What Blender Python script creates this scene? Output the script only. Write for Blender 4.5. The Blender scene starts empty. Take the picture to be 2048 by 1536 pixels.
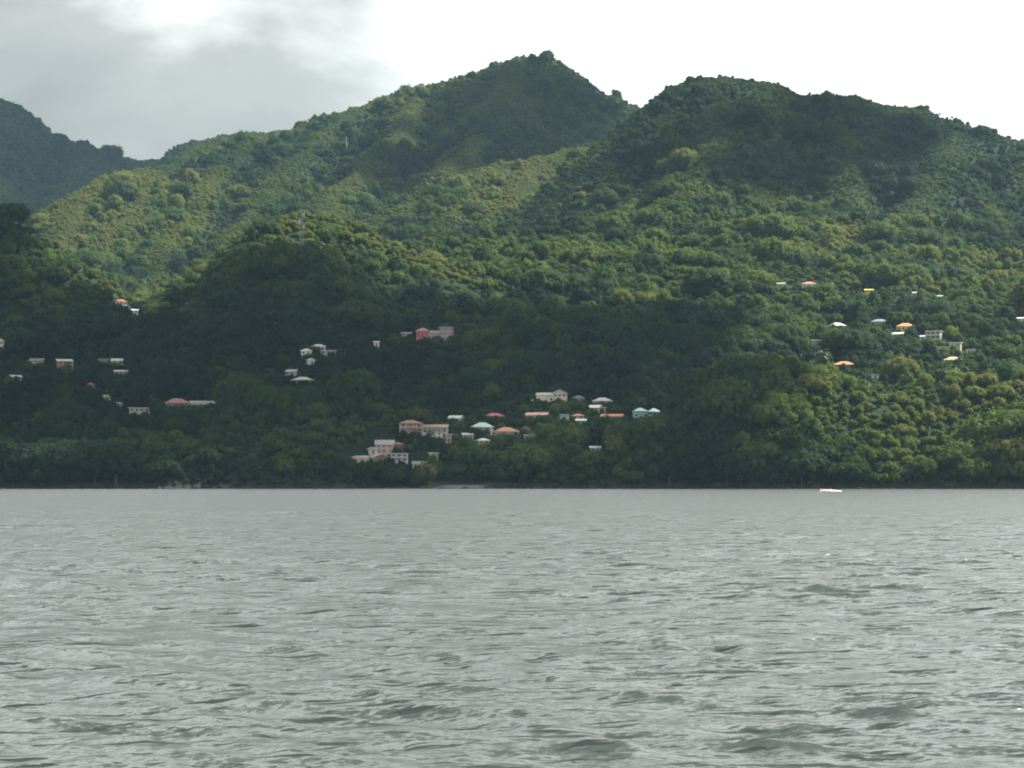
import bpy, bmesh, math, random
import numpy as np
from math import radians, sin, cos, tan, pi

# ------------------------------------------------------------------ camera, sky, sun, exposure
S = bpy.context.scene
C = S.collection
F = 4435.0            # focal length in photograph pixels (2048 wide)
HORIZON = 963.5       # row of the true horizon in the photograph
EYE = 3.5             # camera height above the water
cam_d = bpy.data.cameras.new('camera'); cam = bpy.data.objects.new('camera', cam_d); C.objects.link(cam)
cam_d.sensor_width = 36.0; cam_d.lens = 36.0 * F / 2048
cam_d.shift_y = (HORIZON - 768) / 2048
cam_d.clip_start = 0.5; cam_d.clip_end = 60000
cam.location = (0, 0, EYE); cam.rotation_euler = (radians(90), 0, 0)
S.camera = cam

SUN_AZ, SUN_EL = 78.0, 56.0       # azimuth to the right of the view direction, elevation
SUN_DIR = np.array([sin(radians(SUN_AZ)) * cos(radians(SUN_EL)), cos(radians(SUN_AZ)) * cos(radians(SUN_EL)), sin(radians(SUN_EL))])
sun_d = bpy.data.lights.new('sun', 'SUN'); sun_d.energy = 5.0; sun_d.angle = radians(0.53); sun_d.color = (1.0, 0.95, 0.86)
sun = bpy.data.objects.new('sun', sun_d); C.objects.link(sun)
sun.location = (0, 0, 3000); sun.rotation_euler = (radians(90 - SUN_EL), 0, radians(180 - SUN_AZ))

W = bpy.data.worlds.new('World'); S.world = W; W.use_nodes = True
def world_sky():
    nt = W.node_tree; n = nt.nodes; l = nt.links; n.clear()
    out = n.new('ShaderNodeOutputWorld'); bg = n.new('ShaderNodeBackground'); bg.inputs['Strength'].default_value = 0.09
    sky = n.new('ShaderNodeTexSky'); sky.sky_type = 'NISHITA'; sky.sun_disc = False
    sky.sun_elevation = radians(SUN_EL); sky.sun_rotation = radians(SUN_AZ); sky.dust_density = 2.0
    tc = n.new('ShaderNodeTexCoord')
    mp = n.new('ShaderNodeMapping'); mp.inputs['Scale'].default_value = (1, 1, 1.9); mp.inputs['Location'].default_value = (12.17, 6.93, 3.02)
    l.new(tc.outputs['Generated'], mp.inputs['Vector'])
    nz = n.new('ShaderNodeTexNoise'); nz.inputs['Scale'].default_value = 4.2; nz.inputs['Detail'].default_value = 7; nz.inputs['Roughness'].default_value = 0.52; nz.inputs['Distortion'].default_value = 0.35
    l.new(mp.outputs[0], nz.inputs['Vector'])
    # thin bright cloud round the sun, grey cloud away from it
    dot = n.new('ShaderNodeVectorMath'); dot.operation = 'DOT_PRODUCT'
    l.new(tc.outputs['Generated'], dot.inputs[0]); dot.inputs[1].default_value = tuple(SUN_DIR)
    a = n.new('ShaderNodeMath'); a.operation = 'MULTIPLY_ADD'; l.new(dot.outputs['Value'], a.inputs[0]); a.inputs[1].default_value = 1.2; a.inputs[2].default_value = -0.32
    b = n.new('ShaderNodeMath'); b.operation = 'ADD'; l.new(a.outputs[0], b.inputs[0]); nc = n.new('ShaderNodeMath'); nc.operation = 'MULTIPLY_ADD'; l.new(nz.outputs['Fac'], nc.inputs[0]); nc.inputs[1].default_value = 1.25; nc.inputs[2].default_value = -0.125; l.new(nc.outputs[0], b.inputs[1])
    r = n.new('ShaderNodeValToRGB'); e = r.color_ramp.elements
    e[0].position = 0.05; e[0].color = (1.1, 1.22, 1.25, 1)
    m0 = r.color_ramp.elements.new(0.24); m0.color = (2.7, 2.72, 2.5, 1)
    e[1].position = 1.0; e[1].color = (15, 15, 14.5, 1)
    m3 = r.color_ramp.elements.new(0.58); m3.color = (8.4, 8.45, 8.2, 1)
    m1 = r.color_ramp.elements.new(0.39); m1.color = (3.4, 3.4, 3.15, 1)
    m2 = r.color_ramp.elements.new(0.49); m2.color = (6.0, 6.1, 5.9, 1)
    # the dark bank lies low; thin bright cloud above it, a thicker deck overhead
    sz = n.new('ShaderNodeSeparateXYZ'); l.new(tc.outputs['Generated'], sz.inputs[0])
    up = n.new('ShaderNodeMapRange'); l.new(sz.outputs['Z'], up.inputs['Value']); up.inputs['From Min'].default_value = 0.17; up.inputs['From Max'].default_value = 0.50; up.inputs['To Max'].default_value = 0.36
    bb = n.new('ShaderNodeMath'); bb.operation = 'ADD'; l.new(b.outputs[0], bb.inputs[0]); l.new(up.outputs[0], bb.inputs[1]); l.new(bb.outputs[0], r.inputs['Fac'])
    zen = n.new('ShaderNodeMapRange'); l.new(sz.outputs['Z'], zen.inputs['Value']); zen.inputs['From Min'].default_value = 0.55; zen.inputs['From Max'].default_value = 1.0; zen.inputs['To Min'].default_value = 1.0; zen.inputs['To Max'].default_value = 0.45
    deck = n.new('ShaderNodeVectorMath'); deck.operation = 'SCALE'; l.new(r.outputs['Color'], deck.inputs[0]); l.new(zen.outputs[0], deck.inputs['Scale'])
    mix = n.new('ShaderNodeMix'); mix.data_type = 'RGBA'; mix.inputs['Factor'].default_value = 0.93
    l.new(sky.outputs[0], mix.inputs[6]); l.new(deck.outputs[0], mix.inputs[7])
    l.new(mix.outputs[2], bg.inputs['Color']); l.new(bg.outputs[0], out.inputs['Surface'])
world_sky()
S.view_settings.view_transform = 'Standard'; S.view_settings.look = 'None'
S.view_settings.exposure = 1.12; S.view_settings.gamma = 1.0; S.view_settings.use_curve_mapping = False
cy = S.cycles
cy.max_bounces = 4; cy.diffuse_bounces = 2; cy.glossy_bounces = 2; cy.transmission_bounces = 2; cy.volume_bounces = 0; cy.transparent_max_bounces = 8
cy.use_denoising = True; cy.sample_clamp_indirect = 4.0; cy.filter_width = 1.9
cy.caustics_reflective = False; cy.caustics_refractive = False

# ------------------------------------------------------------------ helpers
def tag(o, label=None, cat=None, group=None, kind=None):
    if label: o['label'] = label
    if cat: o['category'] = cat
    if group: o['group'] = group
    if kind: o['kind'] = kind
    return o
def mesh_object(name, verts, faces, mats, parent=None, smooth=False, mat_ids=None):
    me = bpy.data.meshes.new(name)
    me.from_pydata([tuple(map(float, v)) for v in verts], [], [tuple(map(int, f)) for f in faces])
    for m in (mats if isinstance(mats, (list, tuple)) else [mats]): me.materials.append(m)
    if mat_ids is not None: me.polygons.foreach_set('material_index', np.array(mat_ids, dtype=np.int32))
    if smooth: me.polygons.foreach_set('use_smooth', [True] * len(me.polygons))
    me.update()
    o = bpy.data.objects.new(name, me); C.objects.link(o)
    if parent: o.parent = parent
    return o
def grid_mesh(name, P, mat):              # P: rows x cols x 3, a big smooth sheet
    nr, nc = P.shape[:2]
    me = bpy.data.meshes.new(name)
    me.vertices.add(nr * nc); me.vertices.foreach_set('co', P.reshape(-1).astype(np.float32))
    i = np.arange(nr * nc).reshape(nr, nc)
    q = np.stack([i[:-1, :-1], i[:-1, 1:], i[1:, 1:], i[1:, :-1]], -1).reshape(-1, 4)
    me.loops.add(q.size); me.loops.foreach_set('vertex_index', q.reshape(-1).astype(np.int32))
    me.polygons.add(len(q)); me.polygons.foreach_set('loop_start', np.arange(0, q.size, 4, dtype=np.int32))
    me.polygons.foreach_set('use_smooth', np.ones(len(q), dtype=bool))
    me.materials.append(mat); me.update(calc_edges=True); me.validate()
    o = bpy.data.objects.new(name, me); C.objects.link(o)
    return o
def material(name):
    m = bpy.data.materials.new(name); m.use_nodes = True
    return m, m.node_tree.nodes, m.node_tree.links
def hash2(ix, iy, seed):
    h = (ix.astype(np.int64) * 374761393 + iy.astype(np.int64) * 668265263 + seed * 974711) & 0xFFFFFFFF
    h = ((h ^ (h >> 13)) * 1274126177) & 0xFFFFFFFF
    return ((h ^ (h >> 16)) & 0xFFFF) / 65535.0
def vnoise(x, y, seed=0):                 # value noise, 0..1
    ix = np.floor(x); iy = np.floor(y); fx = x - ix; fy = y - iy
    fx = fx * fx * fx * (fx * (fx * 6 - 15) + 10); fy = fy * fy * fy * (fy * (fy * 6 - 15) + 10)
    ix = ix.astype(np.int64); iy = iy.astype(np.int64)
    a = hash2(ix, iy, seed); b = hash2(ix + 1, iy, seed); c = hash2(ix, iy + 1, seed); d = hash2(ix + 1, iy + 1, seed)
    return (a * (1 - fx) + b * fx) * (1 - fy) + (c * (1 - fx) + d * fx) * fy
def fbm(x, y, octaves=4, seed=0):
    s = 0; a = 0.5; t = 0
    for k in range(octaves):
        s = s + a * vnoise(x, y, seed + k * 17); t += a; a *= 0.5; x = x * 2.03 + 5.3; y = y * 2.03 + 1.7
    return s / t
def ridged(x, y, octaves=3, seed=0):
    s = 0; a = 0.5; t = 0
    for k in range(octaves):
        s = s + a * (1 - np.abs(2 * vnoise(x, y, seed + k * 31) - 1)); t += a; a *= 0.5; x = x * 2.1 + 3.1; y = y * 2.1 + 7.7
    return s / t
def smooth(a, b, x):
    t = np.clip((x - a) / (b - a), 0, 1); return t * t * (3 - 2 * t)
def at(px, py, Y):                        # survey point: sight line through (px, py) at distance Y
    return np.array([(px - 1024) / F * Y, Y, EYE + (HORIZON - py) / F * Y])

# ------------------------------------------------------------------ terrain: crests surveyed as ridge lines, valleys between them
RIDGES = [  # (slope, [(column, row, distance) ...])
    (0.75, [(-500, 120, 4800), (-200, 150, 4800), (-60, 190, 4800), (0, 203, 4800), (30, 208, 4800), (60, 230, 4800), (90, 268, 4780), (118, 292, 4760), (135, 286, 4750), (165, 281, 4750), (200, 300, 4750), (240, 312, 4750), (290, 317, 4750), (330, 317, 4750), (420, 335, 4750), (700, 350, 4750)]),
    (0.75, [(0, 203, 4800), (-20, 330, 4300), (20, 450, 3900)]),
    (0.75, [(165, 281, 4750), (140, 370, 4350), (100, 450, 4000)]),
    (0.75, [(326, 330, 4000), (350, 303, 4000), (370, 292, 4000), (400, 283, 4000), (440, 273, 4000), (480, 267, 4000), (520, 270, 4000), (620, 300, 4000)]),
    # the main mountain
    (0.72, [(60, 520, 2420), (85, 478, 2480), (112, 437, 2550), (182, 378, 2650), (232, 353, 2750), (330, 333, 2850), (400, 296, 2950), (470, 280, 3000), (530, 266, 3020), (600, 252, 3050), (700, 222, 3100), (780, 192, 3150), (850, 176, 3180), (940, 155, 3200), (1000, 125, 3200), (1040, 112, 3200), (1100, 117, 3200), (1140, 142, 3190), (1170, 171, 3180), (1195, 188, 3160), (1230, 192, 3150), (1275, 219, 3100), (1340, 262, 3050), (1500, 330, 3000)]),
    (0.74, [(1040, 112, 3200), (1010, 200, 3000), (960, 270, 2860), (900, 330, 2700)]),
    (0.74, [(850, 176, 3180), (790, 260, 2950), (720, 340, 2750), (640, 400, 2560)]),
    (0.74, [(700, 222, 3100), (610, 300, 2900), (540, 380, 2680), (480, 450, 2480), (430, 520, 2300)]),
    (0.74, [(530, 266, 3020), (430, 350, 2780), (370, 430, 2560), (330, 500, 2380), (320, 560, 2260)]),
    (0.74, [(330, 333, 2850), (270, 400, 2640), (220, 480, 2450), (190, 540, 2330), (200, 600, 2180)]),
    (0.74, [(182, 378, 2650), (140, 430, 2540), (110, 500, 2400), (110, 560, 2250)]),
    # sunlit spur below the col
    (0.72, [(1320, 250, 2780), (1275, 264, 2750), (1200, 287, 2700), (1150, 297, 2650), (1080, 308, 2600), (1000, 328, 2550), (900, 368, 2450), (850, 393, 2400), (750, 437, 2300), (690, 480, 2200), (620, 540, 2080)]),
    (0.72, [(1080, 308, 2600), (1040, 370, 2450), (990, 430, 2300)]),
    (0.72, [(1000, 328, 2550), (940, 400, 2380), (880, 450, 2250)]),
    # right hill
    (1.1, [(1150, 430, 2180), (1195, 370, 2250), (1222, 300, 2290), (1262, 250, 2300), (1300, 198, 2300), (1340, 167, 2300), (1390, 157, 2300), (1430, 160, 2300)]),
    (0.70, [(1390, 157, 2300), (1430, 160, 2300), (1530, 168, 2300), (1560, 190, 2300), (1600, 197, 2300), (1650, 200, 2300), (1720, 196, 2300), (1780, 215, 2290), (1850, 225, 2280), (1910, 246, 2260), (2048, 282, 2220), (2200, 330, 2200), (2500, 400, 2200)]),
    (0.74, [(1430, 160, 2300), (1420, 260, 2160), (1380, 360, 2040), (1330, 430, 1940)]),
    (0.74, [(1650, 200, 2300), (1680, 290, 2160), (1700, 380, 2040), (1720, 440, 1950)]),
    (0.74, [(1910, 246, 2260), (1880, 330, 2120), (1830, 420, 1990), (1790, 470, 1900)]),
    # apron of gentle slopes below the right hill
    (0.272, [(1040, 455, 1990), (1150, 440, 1980), (1400, 428, 1960), (1700, 438, 1950), (1850, 448, 1950), (2048, 455, 1950), (2500, 460, 1950)]),
    # middle spur and its knob
    (0.285, [(1100, 452, 2000), (1000, 465, 1950), (900, 485, 1900), (800, 497, 1850), (720, 500, 1800), (660, 490, 1750)]),
    (0.36, [(660, 490, 1750), (638, 456, 1730), (610, 434, 1710), (578, 446, 1690), (548, 478, 1670), (500, 505, 1650), (440, 550, 1620), (370, 605, 1580), (300, 664, 1530), (262, 705, 1480)]),
    (0.33, [(600, 446, 1710), (590, 540, 1560), (560, 640, 1440), (500, 740, 1310)]),
    (0.33, [(800, 497, 1850), (860, 600, 1610), (900, 680, 1460), (930, 760, 1330)]),
    # left hill and left shore bluff
    (0.8, [(-400, 300, 1620), (-150, 390, 1610), (0, 450, 1600), (40, 462, 1590), (78, 512, 1580), (108, 560, 1560), (140, 640, 1520), (175, 705, 1470), (205, 745, 1410)]),
    (0.5, [(-400, 690, 1350), (0, 700, 1350), (100, 722, 1330), (200, 735, 1320), (300, 760, 1290), (400, 738, 1290), (460, 735, 1285), (520, 770, 1255), (590, 850, 1215), (640, 905, 1185), (690, 955, 1160)]),
    (0.5, [(300, 760, 1290), (290, 850, 1210), (280, 920, 1160)]),
    (0.5, [(460, 735, 1285), (480, 840, 1200), (490, 910, 1160)]),
    # right headland
    (0.70, [(1250, 940, 1160), (1330, 890, 1165), (1400, 825, 1170), (1470, 768, 1172), (1530, 752, 1180), (1600, 752, 1182), (1660, 763, 1180), (1720, 785, 1172), (1800, 797, 1168), (1900, 780, 1175), (2048, 768, 1180), (2500, 750, 1180)]),
]
X0, X1, Y0, Y1, STEP = -1560.0, 1560.0, 1060.0, 5300.0, 8.0
def shore_line(x):                         # distance of the waterline
    px = 1024 + x / 1120 * F
    s = 1118 + 14 * (fbm(x / 60, x * 0 + 3, 3, 5) - 0.5) - 12 * smooth(1350, 1500, px) + 10 * smooth(650, 760, px) * (1 - smooth(1050, 1350, px)) - 8 * smooth(700, 300, px)
    return s
def build_height():
    xs = np.arange(X0, X1 + 1, STEP); ys = np.arange(Y0, Y1 + 1, STEP)
    X, Y = np.meshgrid(xs, ys)
    wx = X + 14 * (fbm(X / 130, Y / 130, 3, 11) - 0.5) * 2; wy = Y + 14 * (fbm(X / 130, Y / 130, 3, 47) - 0.5) * 2
    H = 4 + np.maximum(0, Y - 1150) * 0.06
    crest = np.full(X.shape, 1e9)
    for slope, pts in RIDGES:
        P = [at(*p) for p in pts]
        best = np.full(X.shape, -1e9)
        for a, b in zip(P[:-1], P[1:]):
            d = b[:2] - a[:2]; L2 = d @ d
            t0 = ((wx - a[0]) * d[0] + (wy - a[1]) * d[1]) / L2; t = np.clip(t0, 0, 1)
            dist = np.hypot(wx - a[0] - t * d[0], wy - a[1] - t * d[1])
            z = a[2] + (b[2] - a[2]) * t
            crest = np.minimum(crest, dist)
            side = (wy - a[1] - t * d[1]) / (dist + 1e-6)
            sl = slope + (max(slope, 0.80) - slope) * (lambda ov: smooth(-0.5, -0.05, side) * (1 - ov) + smooth(-0.985, -0.90, side) * ov)(smooth(0, 70, np.abs(t0 - t) * math.sqrt(L2)))
            drop = sl * (np.sqrt(dist * dist + 7 ** 2) - 7)
            best = np.maximum(best, z - drop)
        k = 9.0
        hgt = np.clip(0.5 + 0.5 * (H - best) / k, 0, 1)
        H = best * (1 - hgt) + H * hgt + k * hgt * (1 - hgt)
    far = smooth(1500, 2300, Y)
    gully = ridged(wx / 170, wy / 170, 3, 3)
    amp = (10 + 34 * far) * (0.25 + 0.75 * smooth(5, 75, crest))
    H = H + (gully - 0.62) * amp + (fbm(X / 38, Y / 38, 3, 8) - 0.5) * (5 + 5 * far)
    ys_ = shore_line(X)
    px = 1024 + X / 1150 * F
    bay = smooth(690, 760, px) * (1 - smooth(1000, 1200, px))
    steep = 0.95 * (1 - bay) + 0.10 * bay
    reach = Y - ys_
    coast = np.where(reach > 0, reach * steep + np.maximum(0, reach - 28) * 0.9 * bay, reach * 0.5)
    k = 4.0
    hgt = np.clip(0.5 + 0.5 * (coast - H) / k, 0, 1)
    H = H * hgt + coast * (1 - hgt) - k * hgt * (1 - hgt)
    return xs, ys, H
XS, YS, HGT = build_height()
def ground(x, y):
    fx = np.clip((np.asarray(x, float) - X0) / STEP, 0, len(XS) - 1.001); fy = np.clip((np.asarray(y, float) - Y0) / STEP, 0, len(YS) - 1.001)
    i = fx.astype(int); j = fy.astype(int); u = fx - i; v = fy - j
    return (HGT[j, i] * (1 - u) + HGT[j, i + 1] * u) * (1 - v) + (HGT[j + 1, i] * (1 - u) + HGT[j + 1, i + 1] * u) * v
def on_hill(px, py, y0=1100.0):            # where a sight line meets the hillside
    Y = np.arange(y0, 5200, 2.0); x = (px - 1024) / F * Y; z = EYE + (HORIZON - py) / F * Y
    g = ground(x, Y); k = np.argmax(g >= z)
    if g[k] < z[k]: k = len(Y) - 1
    return np.array([x[k], Y[k], g[k]])

# ------------------------------------------------------------------ materials
def noise_node(n, l, scale, detail=4, rough=0.55, vec=None, dim='3D'):
    z = n.new('ShaderNodeTexNoise'); z.inputs['Scale'].default_value = scale; z.inputs['Detail'].default_value = detail; z.inputs['Roughness'].default_value = rough
    if vec is not None: l.new(vec, z.inputs['Vector'])
    return z
def ramp(n, l, fac, stops):
    r = n.new('ShaderNodeValToRGB'); e = r.color_ramp.elements
    while len(e) < len(stops): e.new(0.5)
    for k, (p, c) in enumerate(stops): e[k].position = p; e[k].color = (*c, 1)
    l.new(fac, r.inputs['Fac']); return r
def leaf_material(name, stops, gloss=0.35, transl=0.35):
    m, n, l = material(name); n.clear()
    out = n.new('ShaderNodeOutputMaterial')
    geo = n.new('ShaderNodeNewGeometry'); info = n.new('ShaderNodeObjectInfo')
    tint = n.new('ShaderNodeAttribute'); tint.attribute_type = 'INSTANCER'; tint.attribute_name = 'tint'     # foliage colour, with slope sunlight and shade tinted in
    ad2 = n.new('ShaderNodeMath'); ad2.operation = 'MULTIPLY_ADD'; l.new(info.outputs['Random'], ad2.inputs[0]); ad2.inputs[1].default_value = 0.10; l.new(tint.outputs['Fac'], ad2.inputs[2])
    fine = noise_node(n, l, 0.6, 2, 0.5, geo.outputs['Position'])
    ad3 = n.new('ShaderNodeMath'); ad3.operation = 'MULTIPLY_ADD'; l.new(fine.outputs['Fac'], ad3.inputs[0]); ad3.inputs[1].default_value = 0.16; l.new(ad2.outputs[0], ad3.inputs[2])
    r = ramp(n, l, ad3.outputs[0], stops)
    p = n.new('ShaderNodeBsdfPrincipled'); p.inputs['Roughness'].default_value = 0.55; p.inputs['Specular IOR Level'].default_value = gloss
    l.new(r.outputs[0], p.inputs['Base Color'])
    t = n.new('ShaderNodeBsdfTranslucent'); hs = n.new('ShaderNodeHueSaturation'); hs.inputs['Value'].default_value = 1.15; hs.inputs['Saturation'].default_value = 1.15
    l.new(r.outputs[0], hs.inputs['Color']); l.new(hs.outputs[0], t.inputs['Color'])
    mx = n.new('ShaderNodeMixShader'); mx.inputs[0].default_value = transl
    l.new(p.outputs[0], mx.inputs[1]); l.new(t.outputs[0], mx.inputs[2]); l.new(mx.outputs[0], out.inputs['Surface'])
    return m
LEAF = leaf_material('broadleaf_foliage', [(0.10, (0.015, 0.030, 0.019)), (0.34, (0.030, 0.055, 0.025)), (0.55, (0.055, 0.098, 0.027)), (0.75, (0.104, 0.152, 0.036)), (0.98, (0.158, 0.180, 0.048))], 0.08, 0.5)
PALMLEAF = leaf_material('palm_foliage', [(0.3, (0.030, 0.055, 0.025)), (0.8, (0.07, 0.09, 0.03))])
def plain(name, col, rough=0.8, grain=0.12, scale=0.8, spec=0.3):
    m, n, l = material(name)
    p = n['Principled BSDF']; p.inputs['Roughness'].default_value = rough; p.inputs['Specular IOR Level'].default_value = spec
    tc = n.new('ShaderNodeTexCoord'); z = noise_node(n, l, scale, 5, 0.6, tc.outputs['Object'])
    c = np.array(col)
    r = ramp(n, l, z.outputs['Fac'], [(0.3, tuple(c * (1 - grain * 1.6))), (0.7, tuple(np.minimum(c * (1 + grain), 0.95)))])
    l.new(r.outputs[0], p.inputs['Base Color'])
    return m
BARK = plain('bark', (0.10, 0.085, 0.07), 0.9, 0.3, 2.0)
def ground_material():
    m, n, l = material('hill_ground')
    p = n['Principled BSDF']; p.inputs['Roughness'].default_value = 0.95; p.inputs['Specular IOR Level'].default_value = 0.1
    geo = n.new('ShaderNodeNewGeometry')
    z = noise_node(n, l, 0.02, 6, 0.65, geo.outputs['Position'])
    r = ramp(n, l, z.outputs['Fac'], [(0.3, (0.014, 0.026, 0.015)), (0.55, (0.024, 0.042, 0.020)), (0.78, (0.046, 0.066, 0.027))])
    rock = ramp(n, l, noise_node(n, l, 0.35, 5, 0.6, geo.outputs['Position']).outputs['Fac'], [(0.3, (0.022, 0.022, 0.022)), (0.7, (0.065, 0.062, 0.058))])
    sep = n.new('ShaderNodeSeparateXYZ'); l.new(geo.outputs['Position'], sep.inputs[0])
    mr = n.new('ShaderNodeMapRange'); l.new(sep.outputs['Z'], mr.inputs['Value']); mr.inputs['From Min'].default_value = 2.0; mr.inputs['From Max'].default_value = 4.5
    mix = n.new('ShaderNodeMix'); mix.data_type = 'RGBA'; l.new(mr.outputs[0], mix.inputs['Factor']); l.new(rock.outputs[0], mix.inputs[6]); l.new(r.outputs[0], mix.inputs[7])
    l.new(mix.outputs[2], p.inputs['Base Color'])
    return m
GROUND = ground_material()
def water_material():
    m, n, l = material('sea_water')
    p = n['Principled BSDF']; p.inputs['Base Color'].default_value = (0.052, 0.066, 0.063, 1); p.inputs['Roughness'].default_value = 0.26; p.inputs['IOR'].default_value = 1.55
    geo = n.new('ShaderNodeNewGeometry')
    mp = n.new('ShaderNodeMapping'); mp.inputs['Scale'].default_value = (0.6, 1.1, 1.0); mp.inputs['Rotation'].default_value = (0, 0, radians(-12))
    l.new(geo.outputs['Position'], mp.inputs['Vector'])
    # fine ripples: slopes read from two noise fields and added to the wave's own normal
    total = geo.outputs['Normal']
    chop = n.new('ShaderNodeAttribute'); chop.attribute_name = 'chop'        # waves too small for the sheet at that distance
    for scale, amt, det in ((9.0, 1.0, 3), (1.5, 1.9, 4), (0.3, 0.8, 3)):
        z = noise_node(n, l, scale, det, 0.6, mp.outputs[0])
        sub = n.new('ShaderNodeVectorMath'); sub.operation = 'SUBTRACT'; l.new(z.outputs['Color'], sub.inputs[0]); sub.inputs[1].default_value = (0.5, 0.5, 0.5)
        mul = n.new('ShaderNodeVectorMath'); mul.operation = 'MULTIPLY'; l.new(sub.outputs[0], mul.inputs[0]); mul.inputs[1].default_value = (amt, amt, 0)
        if scale < 5:
            m2_ = n.new('ShaderNodeVectorMath'); m2_.operation = 'SCALE'; l.new(mul.outputs[0], m2_.inputs[0]); l.new(chop.outputs['Fac'], m2_.inputs['Scale']); mul = m2_
        ad = n.new('ShaderNodeVectorMath'); ad.operation = 'ADD'; l.new(total, ad.inputs[0]); l.new(mul.outputs[0], ad.inputs[1]); total = ad.outputs[0]
    # steep little fronts of the wind wavelets, turned down-wind
    for sx, sy, lo, hi, tilt, loc in ((0.9, 3.4, 0.600, 0.66, 1.25, 0.0), (2.9, 9.0, 0.60, 0.68, 1.0, 31.0), (0.42, 1.7, 0.605, 0.655, 0.8, 57.0)):
        mf = n.new('ShaderNodeMapping'); mf.inputs['Scale'].default_value = (sx, sy, 1.0); mf.inputs['Rotation'].default_value = (0, 0, radians(-9)); mf.inputs['Location'].default_value = (loc, loc, 0)
        l.new(geo.outputs['Position'], mf.inputs['Vector'])
        zf = noise_node(n, l, 1.0, 4, 0.55, mf.outputs[0]); zf.inputs['Distortion'].default_value = 0.6
        rf = n.new('ShaderNodeMapRange'); l.new(zf.outputs['Fac'], rf.inputs['Value']); rf.inputs['From Min'].default_value = lo; rf.inputs['From Max'].default_value = hi; rf.inputs['To Max'].default_value = tilt
        cf = n.new('ShaderNodeCombineXYZ'); l.new(rf.outputs[0], cf.inputs['Y'])
        ng = n.new('ShaderNodeVectorMath'); ng.operation = 'SUBTRACT'; l.new(total, ng.inputs[0]); l.new(cf.outputs[0], ng.inputs[1]); total = ng.outputs[0]
    nm = n.new('ShaderNodeVectorMath'); nm.operation = 'NORMALIZE'; l.new(total, nm.inputs[0])
    l.new(nm.outputs[0], p.inputs['Normal'])
    return m
WATER = water_material()

# ------------------------------------------------------------------ terrain sheet
XX, YY = np.meshgrid(XS, YS)
terrain = grid_mesh('terrain', np.stack([XX, YY, HGT], -1), GROUND)
tag(terrain, 'steep green volcanic hills rising from the sea', kind='structure')

# ------------------------------------------------------------------ sea: wind waves as real relief
def build_sea():
    rng = np.random.default_rng(7)
    u = np.concatenate([[-6, -3, -1.6, -0.9, -0.55, -0.4], np.linspace(-0.32, 0.32, 760), [0.4, 0.55, 0.9, 1.6, 3, 6]])
    d = [9.0]
    while d[-1] < 1500: d.append(d[-1] * (1.0046 if d[-1] < 260 else 1.012))
    d = np.array([-400, -100, 0, 5] + d + [1800, 2400])
    U, D = np.meshgrid(u, d); W_ = np.maximum(D, 9.0); X = U * W_; Y = D + 0 * U
    dy = np.maximum(W_ * 0.0046, np.abs(U) * 0.002); dy = np.where(D > 260, W_ * 0.012, dy)
    edge = smooth(0.38, 0.31, np.abs(U)) * smooth(5, 9, D)
    lost = np.zeros_like(X); ZS = np.zeros_like(X); Z = np.zeros_like(X); DX = np.zeros_like(X); DY = np.zeros_like(X)
    N = 90
    lam = np.exp(np.linspace(math.log(0.40), math.log(9), N)); lam *= rng.uniform(0.95, 1.05, N)
    for k in range(N):
        L = lam[k]; kk = 2 * pi / L
        spread = 0.62 if L < 2.5 else 0.5
        th = radians(-112) + rng.normal(0, spread)            # travelling towards the viewer and to the left
        slope = 0.030 * (1.0 if L < 1.8 else (1.8 / L) ** 0.95)
        A = slope / kk
        ph = rng.uniform(0, 2 * pi); cx, sy_ = cos(th), sin(th)
        arg = kk * (X * cx + Y * sy_) + ph
        w = smooth(2.2, 4.5, L / dy) * edge
        # groups: waves come in patches
        env = 0.35 + 2.1 * smooth(0.5, 0.9, vnoise(X / (L * 4 + 2) + k // 6 * 7.1, Y / (L * 2.5 + 1.5) + k // 6 * 3.3, 100 + k // 6)) if L > 0.6 else 1.0
        lost += (slope * (1 - w)) ** 2 / 2
        w = w * env
        Z += A * w * np.cos(arg); q = 0.85
        if 0.45 < L < 2.2: ZS += A * w * np.cos(arg)
        DX -= q * A * w * cx * np.sin(arg); DY -= q * A * w * sy_ * np.sin(arg)
    # the steepest crests peak up: short dark faces towards the viewer
    sg = ZS[(D > 12) & (D < 60) & (np.abs(U) < 0.3)].std(); pk = np.maximum(0, ZS / sg - 1.0)
    fl = vnoise(X / 0.5, Y / 0.35, 900) * 0.6 + vnoise(X / 0.2, Y / 0.16, 901) * 0.4
    gust = smooth(0.30, 0.75, fbm(X / 14, Y / 9, 2, 910))
    Z = Z + edge * (0.005 + 0.013 * gust) * pk ** 1.2 * (0.3 + 1.4 * fl)
    o = grid_mesh('sea', np.stack([X + DX, Y + DY, Z], -1), WATER)
    at_ = o.data.attributes.new('chop', 'FLOAT', 'POINT'); at_.data.foreach_set('value', (np.sqrt(lost) * 1.0).reshape(-1).astype(np.float32) * 6)
    return o
sea = build_sea(); tag(sea, 'choppy silver-grey sea reaching to the shore', kind='structure')

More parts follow.
